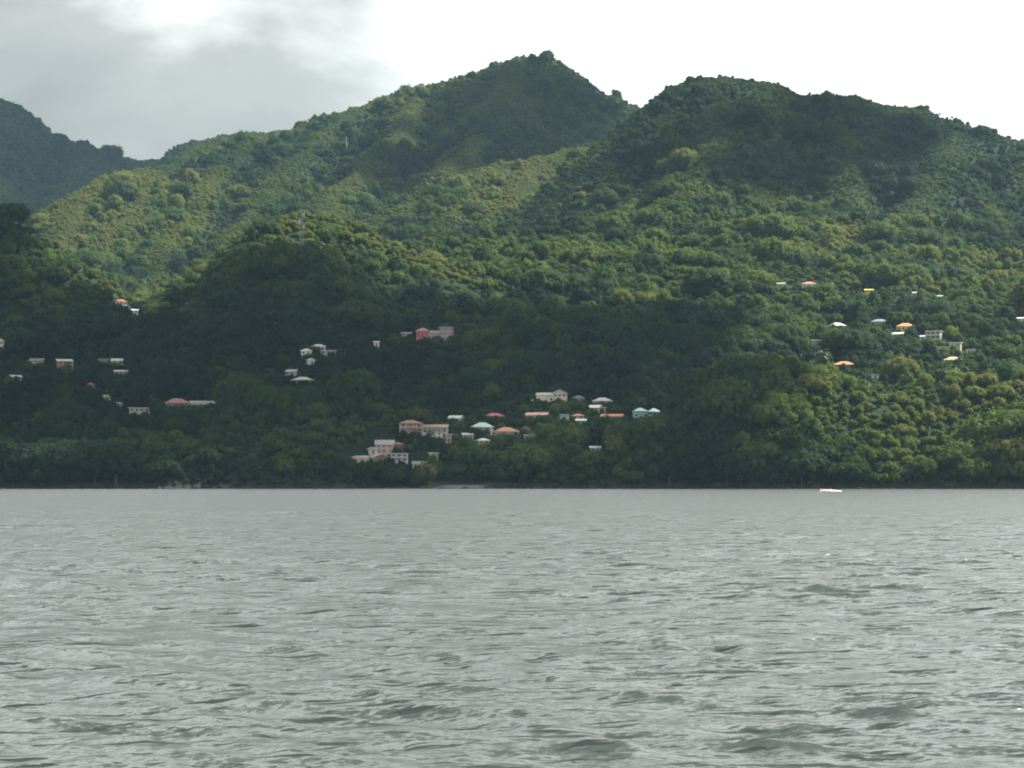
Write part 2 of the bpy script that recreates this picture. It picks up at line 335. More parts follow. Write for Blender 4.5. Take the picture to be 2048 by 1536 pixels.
# ------------------------------------------------------------------ trees
def quad_cloud(points, normals, sizes, rng):
    """leaf clumps: bent kites round the given points"""
    n = len(points)
    up = rng.normal(size=(n, 3)); t = np.cross(normals, up); t /= np.linalg.norm(t, axis=1)[:, None] + 1e-9
    b = np.cross(normals, t)
    s = sizes[:, None]; j = rng.uniform(0.7, 1.3, (n, 4, 1))
    v = np.stack([points + t * s * j[:, 0], points + b * s * 0.7 * j[:, 1] + normals * s * 0.22, points - t * s * j[:, 2], points - b * s * 0.7 * j[:, 3] + normals * s * 0.22], 1)
    return v.reshape(-1, 3), np.arange(n * 4).reshape(n, 4)
def ico(sub=1):
    bm = bmesh.new(); bmesh.ops.create_icosphere(bm, subdivisions=sub, radius=1.0)
    v = np.array([x.co[:] for x in bm.verts]); f = [[q.index for q in x.verts] for x in bm.faces]; bm.free(); return v, f
ICO1, ICOF1 = ico(1)
def crown_mesh(name, seed, rx, rz, cz, nl, leaf, per, spread=0.72, lobe=(0.34, 0.52)):
    """a broadleaf crown: lobes over an ellipsoid, each lobe a cluster of leaf clumps round a small solid heart"""
    rng = np.random.default_rng(seed)
    V, Fc, NN = [], [], []; off = 0
    for k in range(nl):
        ga = k * 2.39996 + rng.uniform(-0.4, 0.4); h = 1 - 1.55 * (k + 0.5) / nl
        r = math.sqrt(max(0.05, 1 - h * h)) * rng.uniform(0.62, 0.86)
        c = np.array([cos(ga) * r * rx * spread, sin(ga) * r * rx * spread, cz + h * rz * 0.66 * rng.uniform(0.7, 1.2)])
        R = rx * rng.uniform(*lobe)
        core = ICO1 * R * 0.72 * rng.uniform(0.75, 1.1, (len(ICO1), 1)) + c
        V.append(core); Fc += [[q + off for q in f] for f in ICOF1]; NN.append(ICO1); off += len(core)
        dirs = rng.normal(size=(per, 3)); dirs[:, 2] += 0.35; dirs /= np.linalg.norm(dirs, axis=1)[:, None]
        pts = c + dirs * R * rng.uniform(0.72, 1.12, (per, 1)) * np.array([1, 1, 0.88])
        nor = dirs + rng.normal(0, 0.55, (per, 3)); nor /= np.linalg.norm(nor, axis=1)[:, None]
        v, f = quad_cloud(pts, nor, leaf * rng.uniform(0.6, 1.25, per), rng)
        V.append(v); Fc += (f + off).tolist(); off += len(v)
        whole = pts - np.array([0, 0, cz - rz * 0.4]); whole /= np.linalg.norm(whole, axis=1)[:, None]
        ns = dirs * 0.55 + whole * 0.3 + nor * 0.6 + np.array([0, -0.05, 0.6]); ns /= np.linalg.norm(ns, axis=1)[:, None]
        NN.append(np.repeat(ns, 4, 0))
    V = np.concatenate(V); NN = np.concatenate(NN)
    me = bpy.data.meshes.new(name); me.from_pydata(V.tolist(), [], Fc); me.materials.append(LEAF)
    me.polygons.foreach_set('use_smooth', [True] * len(me.polygons)); me.update()
    me.normals_split_custom_set_from_vertices(NN.tolist())
    return me
def tube(path, radii, sides=6):
    V, Fc = [], []
    path = [np.array(p, float) for p in path]
    for k, (p, r) in enumerate(zip(path, radii)):
        d = path[min(k + 1, len(path) - 1)] - path[max(k - 1, 0)]; d /= np.linalg.norm(d)
        a = np.cross(d, (0.0, 1.0, 0.02) if abs(d[1]) < 0.9 else (1.0, 0, 0)); a /= np.linalg.norm(a); b = np.cross(d, a)
        V += [p + r * (a * cos(2 * pi * s / sides) + b * sin(2 * pi * s / sides)) for s in range(sides)]
        if k: Fc += [[(k - 1) * sides + s, (k - 1) * sides + (s + 1) % sides, k * sides + (s + 1) % sides, k * sides + s] for s in range(sides)]
    Fc.append(list(range(sides))[::-1]); Fc.append([(len(path) - 1) * sides + s for s in range(sides)])
    return V, Fc
def join_parts(parts):
    V, Fc = [], []
    for v, f in parts:
        o = len(V); V += [tuple(x) for x in v]; Fc += [[q + o for q in x] for x in f]
    return V, Fc
def trunk_mesh(name, h, seed):
    rng = np.random.default_rng(seed); parts = []
    parts.append(tube([(0, 0, -1.5), (0.05, 0, h * 0.25), (rng.uniform(-.3, .3), rng.uniform(-.3, .3), h * 0.55), (rng.uniform(-.5, .5), rng.uniform(-.5, .5), h * 0.85)], [0.34, 0.26, 0.2, 0.08]))
    for k in range(4):
        a = k * pi / 2 + rng.uniform(-.5, .5); r = h * 0.3
        parts.append(tube([(0, 0, h * 0.3 + k * 0.3), (cos(a) * r * .5, sin(a) * r * .5, h * 0.5), (cos(a) * r, sin(a) * r, h * 0.66)], [0.15, 0.1, 0.04], 5))
    V, Fc = join_parts(parts)
    me = bpy.data.meshes.new(name); me.from_pydata(V, [], Fc); me.materials.append(BARK); me.update(); return me
def palm_meshes(seed, h):
    rng = np.random.default_rng(seed); lean = rng.uniform(-1.2, 1.2, 2)
    path = [(0, 0, -1), (lean[0] * .1, lean[1] * .1, h * .3), (lean[0] * .45, lean[1] * .45, h * .7), (lean[0], lean[1], h)]
    V, Fc = tube(path, [0.24, 0.17, 0.14, 0.11], 7)
    tr = bpy.data.meshes.new('trunk'); tr.from_pydata([tuple(v) for v in V], [], Fc); tr.materials.append(BARK); tr.update()
    V, Fc = [], []; top = np.array([lean[0], lean[1], h])
    for k in range(17):
        az = k * 2.4 + rng.uniform(-.2, .2); el = 1.15 - 1.55 * k / 17 + rng.uniform(-.1, .1); L = rng.uniform(2.6, 3.4); dr = np.array([cos(az), sin(az), 0.0]); sd = np.array([-sin(az), cos(az), 0.0])
        p = top.copy(); prev = None
        for q in range(7):
            wdt = 0.55 * sin(pi * (0.12 + 0.85 * q / 6)); e_ = el - 0.30 * q
            a = p + sd * wdt + np.array([0, 0, -0.28 * wdt]); b = p - sd * wdt + np.array([0, 0, -0.28 * wdt]); i = len(V); V += [tuple(a), tuple(p), tuple(b)]
            if prev is not None: Fc += [(prev, i, i + 1, prev + 1), (prev + 1, i + 1, i + 2, prev + 2)]
            prev = i; p = p + (dr * cos(e_) + np.array([0, 0, sin(e_)])) * L / 6
    cr = bpy.data.meshes.new('crown'); cr.from_pydata(V, [], Fc); cr.materials.append(PALMLEAF); cr.update()
    return tr, cr
# kinds: broad dome, tall, spreading, small round, shrub, open
KINDS = [dict(rx=4.2, rz=3.4, cz=5.0, nl=13, leaf=0.46, per=52), dict(rx=3.6, rz=4.6, cz=6.2, nl=14, leaf=0.44, per=49), dict(rx=5.4, rz=2.9, cz=5.6, nl=16, leaf=0.49, per=52),
         dict(rx=3.2, rz=2.8, cz=3.7, nl=10, leaf=0.41, per=52), dict(rx=4.4, rz=2.2, cz=2.6, nl=13, leaf=0.38, per=55), dict(rx=4.6, rz=3.9, cz=6.0, nl=12, leaf=0.55, per=40),
         dict(rx=4.0, rz=3.2, cz=4.4, nl=15, leaf=0.43, per=46), dict(rx=3.0, rz=4.0, cz=5.4, nl=11, leaf=0.44, per=49)]
KIND_P = [.2, .13, .11, .16, .10, .10, .12, .08]
TOPS = [k['cz'] + k['rz'] * 0.95 for k in KINDS] + [11.0, 12.5]
CROWNS = [crown_mesh('crown', 50 + i, **k) for i, k in enumerate(KINDS)]
TRUNKS = [trunk_mesh('trunk', k['cz'] + k['rz'] * 0.5, 80 + i) for i, k in enumerate(KINDS)]
# ------------------------------------------------------------------ houses
PAINT = {k: plain('paint_' + k, c, 0.75, 0.10, 0.5) for k, c in dict(
    white=(.74, .75, .73), cream=(.68, .62, .48), pink=(.56, .38, .35), rose=(.58, .17, .20), brick=(.32, .16, .12), mint=(.46, .62, .55), grey=(.40, .41, .40), yellow=(.66, .60, .12),
    turquoise=(.42, .64, .64), beige=(.52, .45, .36), tan=(.50, .36, .22), concrete=(.33, .32, .30), lilac=(.50, .50, .58), dusk=(.42, .355, .355), red=(.46, .09, .07)).items()}
def sheet_material(name, col):            # corrugated metal sheet: fine ribs and streaks of rust
    m, n, l = material(name); p = n['Principled BSDF']; p.inputs['Roughness'].default_value = 0.45; p.inputs['Specular IOR Level'].default_value = 0.5
    tc = n.new('ShaderNodeTexCoord'); wv = n.new('ShaderNodeTexWave'); wv.inputs['Scale'].default_value = 2.2; l.new(tc.outputs['Object'], wv.inputs['Vector'])
    b = n.new('ShaderNodeBump'); b.inputs['Distance'].default_value = 0.03; l.new(wv.outputs['Fac'], b.inputs['Height']); l.new(b.outputs[0], p.inputs['Normal'])
    z = noise_node(n, l, 0.7, 5, 0.6, tc.outputs['Object']); c = np.array(col)
    r = ramp(n, l, z.outputs['Fac'], [(0.28, tuple(c * 0.62)), (0.5, tuple(c)), (0.75, tuple(np.minimum(c * 1.1, .9)))]); l.new(r.outputs[0], p.inputs['Base Color'])
    return m
ROOF = {k: sheet_material('roof_' + k, c) for k, c in dict(white=(.78, .80, .78), cream=(.70, .66, .54), salmon=(.52, .24, .19), orange=(.58, .28, .14), crimson=(.48, .07, .11), pink=(.60, .30, .29),
    grey=(.38, .40, .41), slate=(.22, .27, .30), mint=(.55, .68, .62), rust=(.34, .16, .10), yellow=(.68, .64, .16), tan=(.60, .42, .24), pale=(.60, .62, .58), turquoise=(.48, .68, .68)).items()}
GLASS, n_, l_ = material('window_glass'); GLASS.node_tree.nodes['Principled BSDF'].inputs['Base Color'].default_value = (.018, .022, .025, 1); GLASS.node_tree.nodes['Principled BSDF'].inputs['Roughness'].default_value = 0.15
TRIM = plain('trim_white', (.70, .70, .68), 0.6, 0.06)
WOOD = plain('door_wood', (.16, .10, .065), 0.7, 0.2, 3.0)
def box(x0, x1, y0, y1, z0, z1):
    V = [(x, y, z) for z in (z0, z1) for y in (y0, y1) for x in (x0, x1)]
    return V, [(0, 2, 3, 1), (4, 5, 7, 6), (0, 1, 5, 4), (2, 6, 7, 3), (0, 4, 6, 2), (1, 3, 7, 5)]
def roof_shape(kind, w, d, z, rh, ov=0.55, th=0.18):
    a, b = w / 2 + ov, d / 2 + ov
    if kind == 'hip':
        rl = max(w - d, w * 0.15) / 2
        top = [(-a, -b, z), (a, -b, z), (a, b, z), (-a, b, z), (-rl, 0, z + rh), (rl, 0, z + rh)]
        V = top + [(x, y, q - th) for x, y, q in top[:4]]
        return V, [(0, 1, 5, 4), (1, 2, 5), (2, 3, 4, 5), (3, 0, 4), (6, 7, 1, 0), (7, 8, 2, 1), (8, 9, 3, 2), (9, 6, 0, 3), (9, 8, 7, 6)]
    if kind == 'gable':                    # ridge along the front: one slope faces the sea
        pr = [(-b, z), (0, z + rh), (b, z), (b, z - th), (0, z + rh - th * 1.3), (-b, z - th)]
        V = [(-a, y, q) for y, q in pr] + [(a, y, q) for y, q in pr]
    elif kind == 'gable_end':              # the gable faces the sea
        pr = [(-a, z), (0, z + rh), (a, z), (a, z - th), (0, z + rh - th * 1.3), (-a, z - th)]
        V = [(x, -b, q) for x, q in pr] + [(x, b, q) for x, q in pr]
        return V, [(0, 6, 7, 1), (1, 7, 8, 2), (2, 8, 9, 3), (3, 9, 10, 4), (4, 10, 11, 5), (5, 11, 6, 0), (0, 1, 4, 5), (1, 2, 3, 4), (6, 11, 10, 7), (7, 10, 9, 8)]
    elif kind == 'shed':                   # falls towards the sea
        pr = [(-b, z), (b, z + rh), (b, z + rh - th), (-b, z - th)]
        V = [(-a, y, q) for y, q in pr] + [(a, y, q) for y, q in pr]
        return V, [(0, 4, 5, 1), (1, 5, 6, 2), (2, 6, 7, 3), (3, 7, 4, 0), (0, 1, 2, 3), (4, 7, 6, 5)]
    else:
        return box(-a, a, -b, b, z - th * 0.3, z + max(0.3, rh))
    return V, [(0, 6, 7, 1), (1, 7, 8, 2), (2, 8, 9, 3), (3, 9, 10, 4), (4, 10, 11, 5), (5, 11, 6, 0), (0, 1, 4, 5), (1, 2, 3, 4), (6, 11, 10, 7), (7, 10, 9, 8)]
def frame_shape(w, h, t=0.09, y0=-0.07, y1=0.0):
    return join_parts([box(-w / 2 - t, -w / 2, y0, y1, -t, h + t), box(w / 2, w / 2 + t, y0, y1, -t, h + t), box(-w / 2, w / 2, y0, y1, -t, 0), box(-w / 2, w / 2, y0, y1, h, h + t)])
def block(root, w, d, h, roof, rh, wall, roofc, ox=0.0, oy=0.0, oz=0.0, storeys=1, nwin=3, door=True, veranda=False, stilts=0.0, wname='wall', rname='roof', deep=5.0):
    """one storeyed volume with its roof, windows, door and veranda, all parts of the same house"""
    def put(o): o.location = (ox, oy, oz); return o
    z0 = stilts
    v, f = box(-w / 2, w / 2, -d / 2, d / 2, (z0 if stilts else -deep), z0 + h)
    parts = [(v, f)]
    if roof == 'gable_end':
        parts.append(([(-w / 2, -d / 2, z0 + h), (w / 2, -d / 2, z0 + h), (0, -d / 2, z0 + h + rh * 0.93), (-w / 2, d / 2, z0 + h), (w / 2, d / 2, z0 + h), (0, d / 2, z0 + h + rh * 0.93)], [(0, 1, 2), (3, 5, 4), (0, 2, 5, 3), (1, 4, 5, 2)]))
    if roof == 'gable':
        parts.append(([(-w / 2, -d / 2, z0 + h), (-w / 2, d / 2, z0 + h), (-w / 2, 0, z0 + h + rh * 0.93), (w / 2, -d / 2, z0 + h), (w / 2, d / 2, z0 + h), (w / 2, 0, z0 + h + rh * 0.93)], [(0, 2, 1), (3, 4, 5), (0, 3, 5, 2), (1, 2, 5, 4)]))
    if roof == 'shed':
        parts.append(([(-w / 2, -d / 2, z0 + h), (w / 2, -d / 2, z0 + h), (w / 2, d / 2, z0 + h), (-w / 2, d / 2, z0 + h), (w / 2, d / 2, z0 + h + rh * .9), (-w / 2, d / 2, z0 + h + rh * .9)], [(0, 5, 3), (1, 2, 4), (2, 3, 5, 4), (0, 1, 4, 5)]))
    V, Fc = join_parts(parts); put(mesh_object(wname, V, Fc, PAINT[wall], root))
    V, Fc = roof_shape(roof, w, d, z0 + h + 0.02, rh); put(mesh_object(rname, V, Fc, ROOF[roofc], root))
    sh = h / storeys
    for s in range(storeys):
        for k in range(nwin):
            x = -w / 2 + w * (k + 0.5) / nwin
            isd = door and s == 0 and k == nwin // 2
            ww = min(1.1, w / nwin * 0.45); hh = min(1.1, sh * 0.42); zb = z0 + s * sh + sh * 0.36
            if isd:
                V, Fc = box(x - 0.5, x + 0.5, -d / 2 - 0.05, -d / 2 + 0.05, z0 + 0.05, z0 + min(2.1, sh * .8)); put(mesh_object('door', V, Fc, WOOD, root)); continue
            V, Fc = box(-ww / 2, ww / 2, -0.03, 0.05, 0, hh); o = mesh_object('window', V, Fc, GLASS, root); o.location = (ox + x, oy - d / 2, oz + zb)
            V, Fc = frame_shape(ww, hh); mesh_object('window_frame', V, Fc, TRIM, o)
    for sd in (-1, 1):
        if d > 5.5:
            V, Fc = box(-0.03, 0.03, -0.6, 0.6, 0, 1.1); o = mesh_object('window', V, Fc, GLASS, root); o.location = (ox + sd * w / 2, oy, oz + z0 + h - sh * 0.62)
    if veranda:
        zb = z0 + (storeys - 1) * sh; y0 = -d / 2 - 1.9
        V, Fc = box(-w / 2, w / 2, y0, -d / 2 - 0.06, zb - 0.2, zb); put(mesh_object('veranda_floor', V, Fc, PAINT['concrete'], root))
        n = max(3, int(w / 3))
        for k in range(n + 1):
            x = -w / 2 + 0.12 + (w - 0.24) * k / n
            V, Fc = box(x - 0.1, x + 0.1, y0, y0 + 0.2, (zb if storeys == 1 else z0) - (3.0 if storeys == 1 else 3), z0 + h - 0.1); put(mesh_object('post', V, Fc, TRIM, root))
        V, Fc = join_parts([box(-w / 2, w / 2, y0 + 0.05, y0 + 0.13, zb + 0.85, zb + 0.95)] + [box(-w / 2 + 0.15 + q * 0.5, -w / 2 + 0.2 + q * 0.5, y0 + 0.06, y0 + 0.12, zb, zb + 0.86) for q in range(int(w / 0.5))])
        put(mesh_object('railing', V, Fc, TRIM, root))
        V, Fc = box(-w / 2 - 0.3, w / 2 + 0.3, y0 - 0.3, -d / 2 - 0.56, z0 + h - 0.1, z0 + h + 0.04); put(mesh_object('veranda_roof', V, Fc, ROOF[roofc], root))
    if stilts:
        for x in (-w / 2 + 0.25, 0, w / 2 - 0.25):
            for y in (-d / 2 + 0.25, d / 2 - 0.25):
                V, Fc = box(x - 0.14, x + 0.14, y - 0.14, y + 0.14, -4, z0 - 0.01); put(mesh_object('stilt', V, Fc, PAINT['concrete'], root))
HILLS = {'l': 'houses on the left shore slope', 'm': 'houses on the middle slope', 'v': 'houses of the village by the bay', 'u': 'houses of the upper village', 'r': 'houses on the right hillside', 'f': 'houses in the far valley'}
HOUSE_SPOTS = []
# group, centre column, base row, width, height (photograph pixels), roof, wall, roof colour, yaw, options, label
HOUSES = [
 ('l', -4, 702, 22, 34, 'gable_end', 'white', 'white', 8, dict(storeys=2, nwin=2), 'white gabled house cut off by the left edge of the picture'),
 ('l', 73, 734, 27, 22, 'shed', 'pink', 'grey', -12, dict(storeys=2, nwin=3), 'grey-roofed house with pinkish wall left of the red-walled house'),
 ('l', 129, 742, 31, 30, 'shed', 'brick', 'cream', 8, dict(storeys=2, nwin=3, veranda=True), 'red-walled two-storey house with cream roof on the left slope'),
 ('l', 207, 731, 22, 16, 'flat', 'beige', 'cream', 0, dict(nwin=2), 'beige flat-roofed house beside the white-roofed two-storey house'),
 ('l', 236, 737, 27, 27, 'shed', 'grey', 'white', -6, dict(storeys=2, nwin=2), 'tall grey house under a bright white roof on the left slope'),
 ('l', 243, 753, 29, 15, 'shed', 'grey', 'white', -8, dict(nwin=3), 'low house with long white roof just below the tall grey house'),
 ('l', 32, 763, 21, 16, 'shed', 'grey', 'white', 10, dict(nwin=2), 'small white-roofed house near the left edge below the others'),
 ('l', 181, 780, 17, 13, 'hip', 'pink', 'pink', 0, dict(nwin=2), 'tiny pink-roofed house alone among trees on the left slope'),
 ('l', 213, 804, 15, 10, 'shed', 'cream', 'cream', 12, dict(nwin=2), 'tiny cream-roofed hut between the pink hut and the grey-beige house'),
 ('l', 237, 818, 16, 10, 'shed', 'grey', 'pale', 0, dict(nwin=2), 'small grey hut left of the grey-beige two-storey house'),
 ('l', 280, 836, 42, 26, 'flat', 'beige', 'pale', -5, dict(storeys=2, nwin=4), 'grey-beige two-storey flat-roofed house below the salmon-roofed house'),
 ('l', 354, 822, 53, 33, 'hip', 'lilac', 'salmon', 4, dict(nwin=4, veranda=True), 'house with salmon hipped roof, white walls and veranda on the left bluff'),
 ('l', 405, 819, 50, 22, 'shed', 'white', 'cream', 4, dict(nwin=4), 'long house with cream roof touching the salmon-roofed house'),
 ('f', 241, 613, 24, 17, 'hip', 'white', 'orange', 10, dict(nwin=3), 'orange-roofed white house alone deep in the valley'),
 ('f', 268, 629, 17, 8, 'shed', 'white', 'white', 0, dict(nwin=2), 'small white-roofed house just below the orange-roofed valley house'),
 ('m', 637, 703, 28, 15, 'hip', 'white', 'white', 0, dict(nwin=3), 'white hip-roofed house at the top of the middle slope cluster'),
 ('m', 656, 711, 32, 12, 'flat', 'grey', 'grey', 6, dict(nwin=3), 'grey flat-roofed house right below the white hip-roofed house'),
 ('m', 613, 719, 21, 16, 'hip', 'white', 'white', -8, dict(nwin=2, stilts=2.4), 'little white house on stilts on the middle slope'),
 ('m', 622, 729, 14, 10, 'gable_end', 'white', 'white', 20, dict(nwin=1), 'tiny white gabled hut below the house on stilts'),
 ('m', 582, 754, 21, 18, 'shed', 'pink', 'pale', -25, dict(nwin=2), 'pinkish house with tilted pale roof left of the cream-roofed house'),
 ('m', 606, 772, 42, 22, 'hip', 'rust' if False else 'brick', 'cream', -14, dict(nwin=3, veranda=True), 'brown-walled house with cream hipped roof on the middle slope'),
 ('m', 753, 693, 11, 7, 'shed', 'white', 'white', 0, dict(nwin=1), 'tiny white roof alone between the middle cluster and the red building'),
 ('m', 813, 675, 22, 10, 'shed', 'white', 'white', 0, dict(nwin=3), 'long low white-roofed shed left of the red building'),
 ('v', 821, 857, 48, 22, 'hip', 'pink', 'orange', 4, dict(nwin=3, veranda=True), 'orange-roofed house at the upper left end of the village'),
 ('v', 871, 866, 52, 22, 'gable', 'cream', 'tan', -6, dict(storeys=2, nwin=5, veranda=True), 'wide cream two-storey house with tan roof and balcony'),
 ('v', 877, 890, 15, 28, 'flat', 'cream', 'cream', 10, dict(storeys=3, nwin=2), 'narrow tall cream house below the wide cream house'),
 ('v', 912, 848, 26, 22, 'gable', 'grey', 'white', -22, dict(nwin=2), 'grey house with white gabled roof left of the crimson roof'),
 ('v', 965, 870, 42, 31, 'hip', 'mint', 'mint', -10, dict(storeys=2, nwin=3), 'pale mint two-storey house with mint hipped roof'),
 ('v', 989, 842, 42, 20, 'hip', 'brick', 'crimson', 0, dict(nwin=4), 'house with bright crimson roof above the mint house'),
 ('v', 1013, 878, 46, 29, 'hip', 'pink', 'salmon', 12, dict(nwin=3), 'salmon hip-roofed house right beside the mint house'),
 ('v', 1051, 866, 14, 17, 'gable_end', 'pink', 'salmon', 5, dict(nwin=1), 'narrow salmon gabled house behind the small cream house'),
 ('v', 1058, 882, 21, 16, 'flat', 'cream', 'cream', 0, dict(nwin=2), 'small cream flat-roofed house at the right of the salmon houses'),
 ('v', 936, 880, 22, 14, 'shed', 'grey', 'white', 0, dict(nwin=2), 'low shed with long white roof in front of the mint house'),
 ('v', 966, 892, 24, 15, 'hip', 'beige', 'cream', 16, dict(nwin=2), 'small cream hip-roofed house among trees below the mint house'),
 ('v', 824, 888, 20, 13, 'shed', 'beige', 'cream', -16, dict(nwin=2), 'small beige-roofed house right of the crimson-pink roof'),
 ('v', 770, 912, 38, 34, 'gable', 'pink', 'pale', -8, dict(storeys=2, nwin=4), 'pink two-storey house with row of dark windows and pale roof'),
 ('v', 796, 904, 20, 24, 'hip', 'brick', 'pink', 0, dict(nwin=2), 'small house with crimson-pink roof at the pink house\'s right side'),
 ('v', 742, 912, 26, 19, 'shed', 'cream', 'pale', -10, dict(nwin=2), 'cream house with pale roof left of the pink two-storey house'),
 ('v', 715, 930, 42, 22, 'shed', 'cream', 'cream', -14, dict(nwin=3), 'cream shed-roofed house at the lower left end of the village'),
 ('v', 757, 933, 44, 33, 'gable_end', 'brick', 'white', 26, dict(storeys=2, nwin=3), 'brick-red gabled house with bright white roof slope near the shore'),
 ('v', 797, 928, 36, 24, 'flat', 'white', 'pale', 6, dict(storeys=2, nwin=5, veranda=True), 'white house with dark veranda openings right of the brick-red house'),
 ('v', 840, 941, 31, 19, 'shed', 'cream', 'cream', 0, dict(nwin=3), 'long cream-roofed house close to the beach'),
 ('v', 868, 928, 18, 22, 'flat', 'grey', 'white', -10, dict(storeys=2, nwin=2), 'slim grey-white house above the beach at the right'),
 ('v', 896, 887, 12, 20, 'flat', 'pink', 'pale', 12, dict(storeys=2, nwin=1), 'slim pinkish house half hidden between trees in mid village'),
 ('u', 1157, 806, 24, 16, 'hip', 'grey', 'slate', 0, dict(nwin=2), 'grey house with slate roof right of the yellow villa'),
 ('u', 1205, 813, 40, 23, 'hip', 'beige', 'white', 0, dict(nwin=3), 'house with spreading white hipped roof in the upper village'),
 ('u', 1190, 826, 24, 20, 'gable', 'mint', 'white', -22, dict(nwin=2), 'mint house with tilted white roof below the white hipped roof'),
 ('u', 1075, 842, 44, 22, 'gable', 'pink', 'pink', -10, dict(nwin=4), 'pink house with long pink roof below the yellow villa'),
 ('u', 1156, 841, 25, 14, 'hip', 'pink', 'salmon', 0, dict(nwin=2), 'small salmon-roofed house in the middle of the upper village'),
 ('u', 1162, 852, 20, 11, 'shed', 'grey', 'white', 0, dict(nwin=2), 'small white-roofed house below the small salmon-roofed house'),
 ('u', 1129, 843, 17, 17, 'flat', 'mint', 'pale', 8, dict(nwin=2), 'small mint flat-roofed house between two salmon roofs'),
 ('u', 1225, 844, 44, 18, 'gable', 'tan', 'orange', -8, dict(nwin=4), 'long orange-roofed house left of the turquoise house'),
 ('u', 1206, 826, 9, 14, 'flat', 'pink', 'pale', 0, dict(nwin=1), 'tiny pink house under the spreading white roof'),
 ('u', 1190, 909, 21, 12, 'gable', 'grey', 'white', 6, dict(nwin=2), 'white-roofed house alone in the trees below the upper village'),
 ('r', 1618, 578, 30, 17, 'hip', 'white', 'salmon', 0, dict(nwin=3), 'white house with salmon-red roof high on the sunny right slope'),
 ('r', 1738, 588, 17, 13, 'shed', 'yellow', 'yellow', 0, dict(nwin=2), 'small bright yellow house on the sunny right slope'),
 ('r', 1674, 664, 35, 24, 'hip', 'grey', 'pale', 10, dict(storeys=1, nwin=3, veranda=True), 'grey-white house with arched-looking veranda left of the slate roof'),
 ('r', 1632, 696, 19, 20, 'flat', 'white', 'white', 8, dict(storeys=2, nwin=1, veranda=True), 'white box house with dark open balcony, leftmost of the right cluster'),
 ('r', 1759, 654, 40, 20, 'hip', 'grey', 'slate', 0, dict(nwin=3), 'house with slate-grey roof left of the orange-roofed yellow house'),
 ('r', 1811, 664, 38, 23, 'hip', 'yellow', 'orange', 4, dict(nwin=4), 'yellow-walled house with orange hipped roof'),
 ('r', 1795, 678, 22, 18, 'shed', 'white', 'pale', -14, dict(nwin=2), 'white house just below the orange-roofed yellow house'),
 ('r', 1868, 690, 30, 35, 'flat', 'white', 'pale', -10, dict(storeys=3, nwin=3, veranda=True), 'white three-storey house with balconies on the right hillside'),
 ('r', 1845, 682, 14, 9, 'shed', 'white', 'white', 0, dict(nwin=1), 'tiny white hut left of the three-storey house'),
 ('r', 1911, 705, 23, 26, 'flat', 'beige', 'pale', -10, dict(storeys=2, nwin=2), 'beige two-storey house right of the three-storey white house'),
 ('r', 1886, 707, 26, 17, 'flat', 'pink', 'pale', 0, dict(nwin=2), 'pinkish-brown low house between the three-storey and beige houses'),
 ('r', 1906, 730, 37, 21, 'hip', 'white', 'tan', 0, dict(nwin=3), 'tan hip-roofed white house, lowest of the right cluster'),
 ('r', 1689, 742, 46, 24, 'hip', 'tan', 'orange', -8, dict(behind=1260, nwin=4, veranda=True), 'tan house with orange hipped roof above the headland woods'),
 ('r', 1527, 738, 20, 11, 'flat', 'white', 'white', 0, dict(behind=1260, nwin=2), 'small white flat-roofed house at the headland\'s left crest'),
 ('r', 1751, 760, 14, 12, 'flat', 'white', 'white', 0, dict(behind=1260, nwin=1), 'tiny white hut in the trees below the orange-roofed tan house'),
 ('r', 2043, 645, 16, 12, 'shed', 'white', 'white', 0, dict(nwin=2), 'small white house at the right edge of the picture'),
 ('r', 1562, 575, 15, 8, 'shed', 'beige', 'pale', 0, dict(nwin=1), 'tiny pale roof left of the salmon-red roofed house'),
 ('r', 1882, 600, 17, 10, 'shed', 'white', 'pale', 0, dict(nwin=2), 'small pale-roofed hut at the far right of the sunny slope'),
 ('r', 1829, 594, 14, 9, 'shed', 'white', 'white', 0, dict(nwin=1), 'tiny white hut right of the yellow house'),
 ('r', 1942, 709, 18, 9, 'flat', 'white', 'white', 0, dict(nwin=2), 'low white house right of the beige two-storey house'),
]
def house_root(px, base, label, group, yaw, wpx, hpx, cat='house', name='house', y0=1100.0):
    p = on_hill(px, base, y0); k = p[1] / F
    e = bpy.data.objects.new(name, None); C.objects.link(e); e.location = p; e.rotation_euler = (0, 0, radians(yaw) - math.atan2(p[0], p[1]))
    e.empty_display_size = 2; tag(e, label, cat, HILLS[group])
    HOUSE_SPOTS.append((p[0], p[1], p[2], wpx * k / 2, hpx * k, 0.16 if hpx < 17 else 0.26 if group != 'v' else 0.43))
    return e, k
for (g, px, base, wp, hp, roof, wall, rc, yaw, opt, label) in HOUSES:
    opt = dict(opt); e, k = house_root(px, base, label, g, yaw, wp, hp, y0=opt.pop('behind', 1100.0))
    w = max(3.2, wp * k * 0.95); tot = max(3.0, hp * k * 0.76)
    rh = {'hip': min(0.40 * tot, w * 0.24), 'gable': min(0.36 * tot, 2.6), 'gable_end': min(0.36 * tot, w * 0.3), 'shed': min(0.34 * tot, 1.7), 'flat': 0.35}[roof]
    d = min(max(w * 0.7, 4.0), 10.0)
    st = opt.get('stilts', 0.0)
    h = max(2.5, tot - rh - st)
    opt['nwin'] = max(1, min(opt.get('nwin', 3), int(w / 2.4))); block(e, w, d, h, roof, rh, wall, rc, **opt)
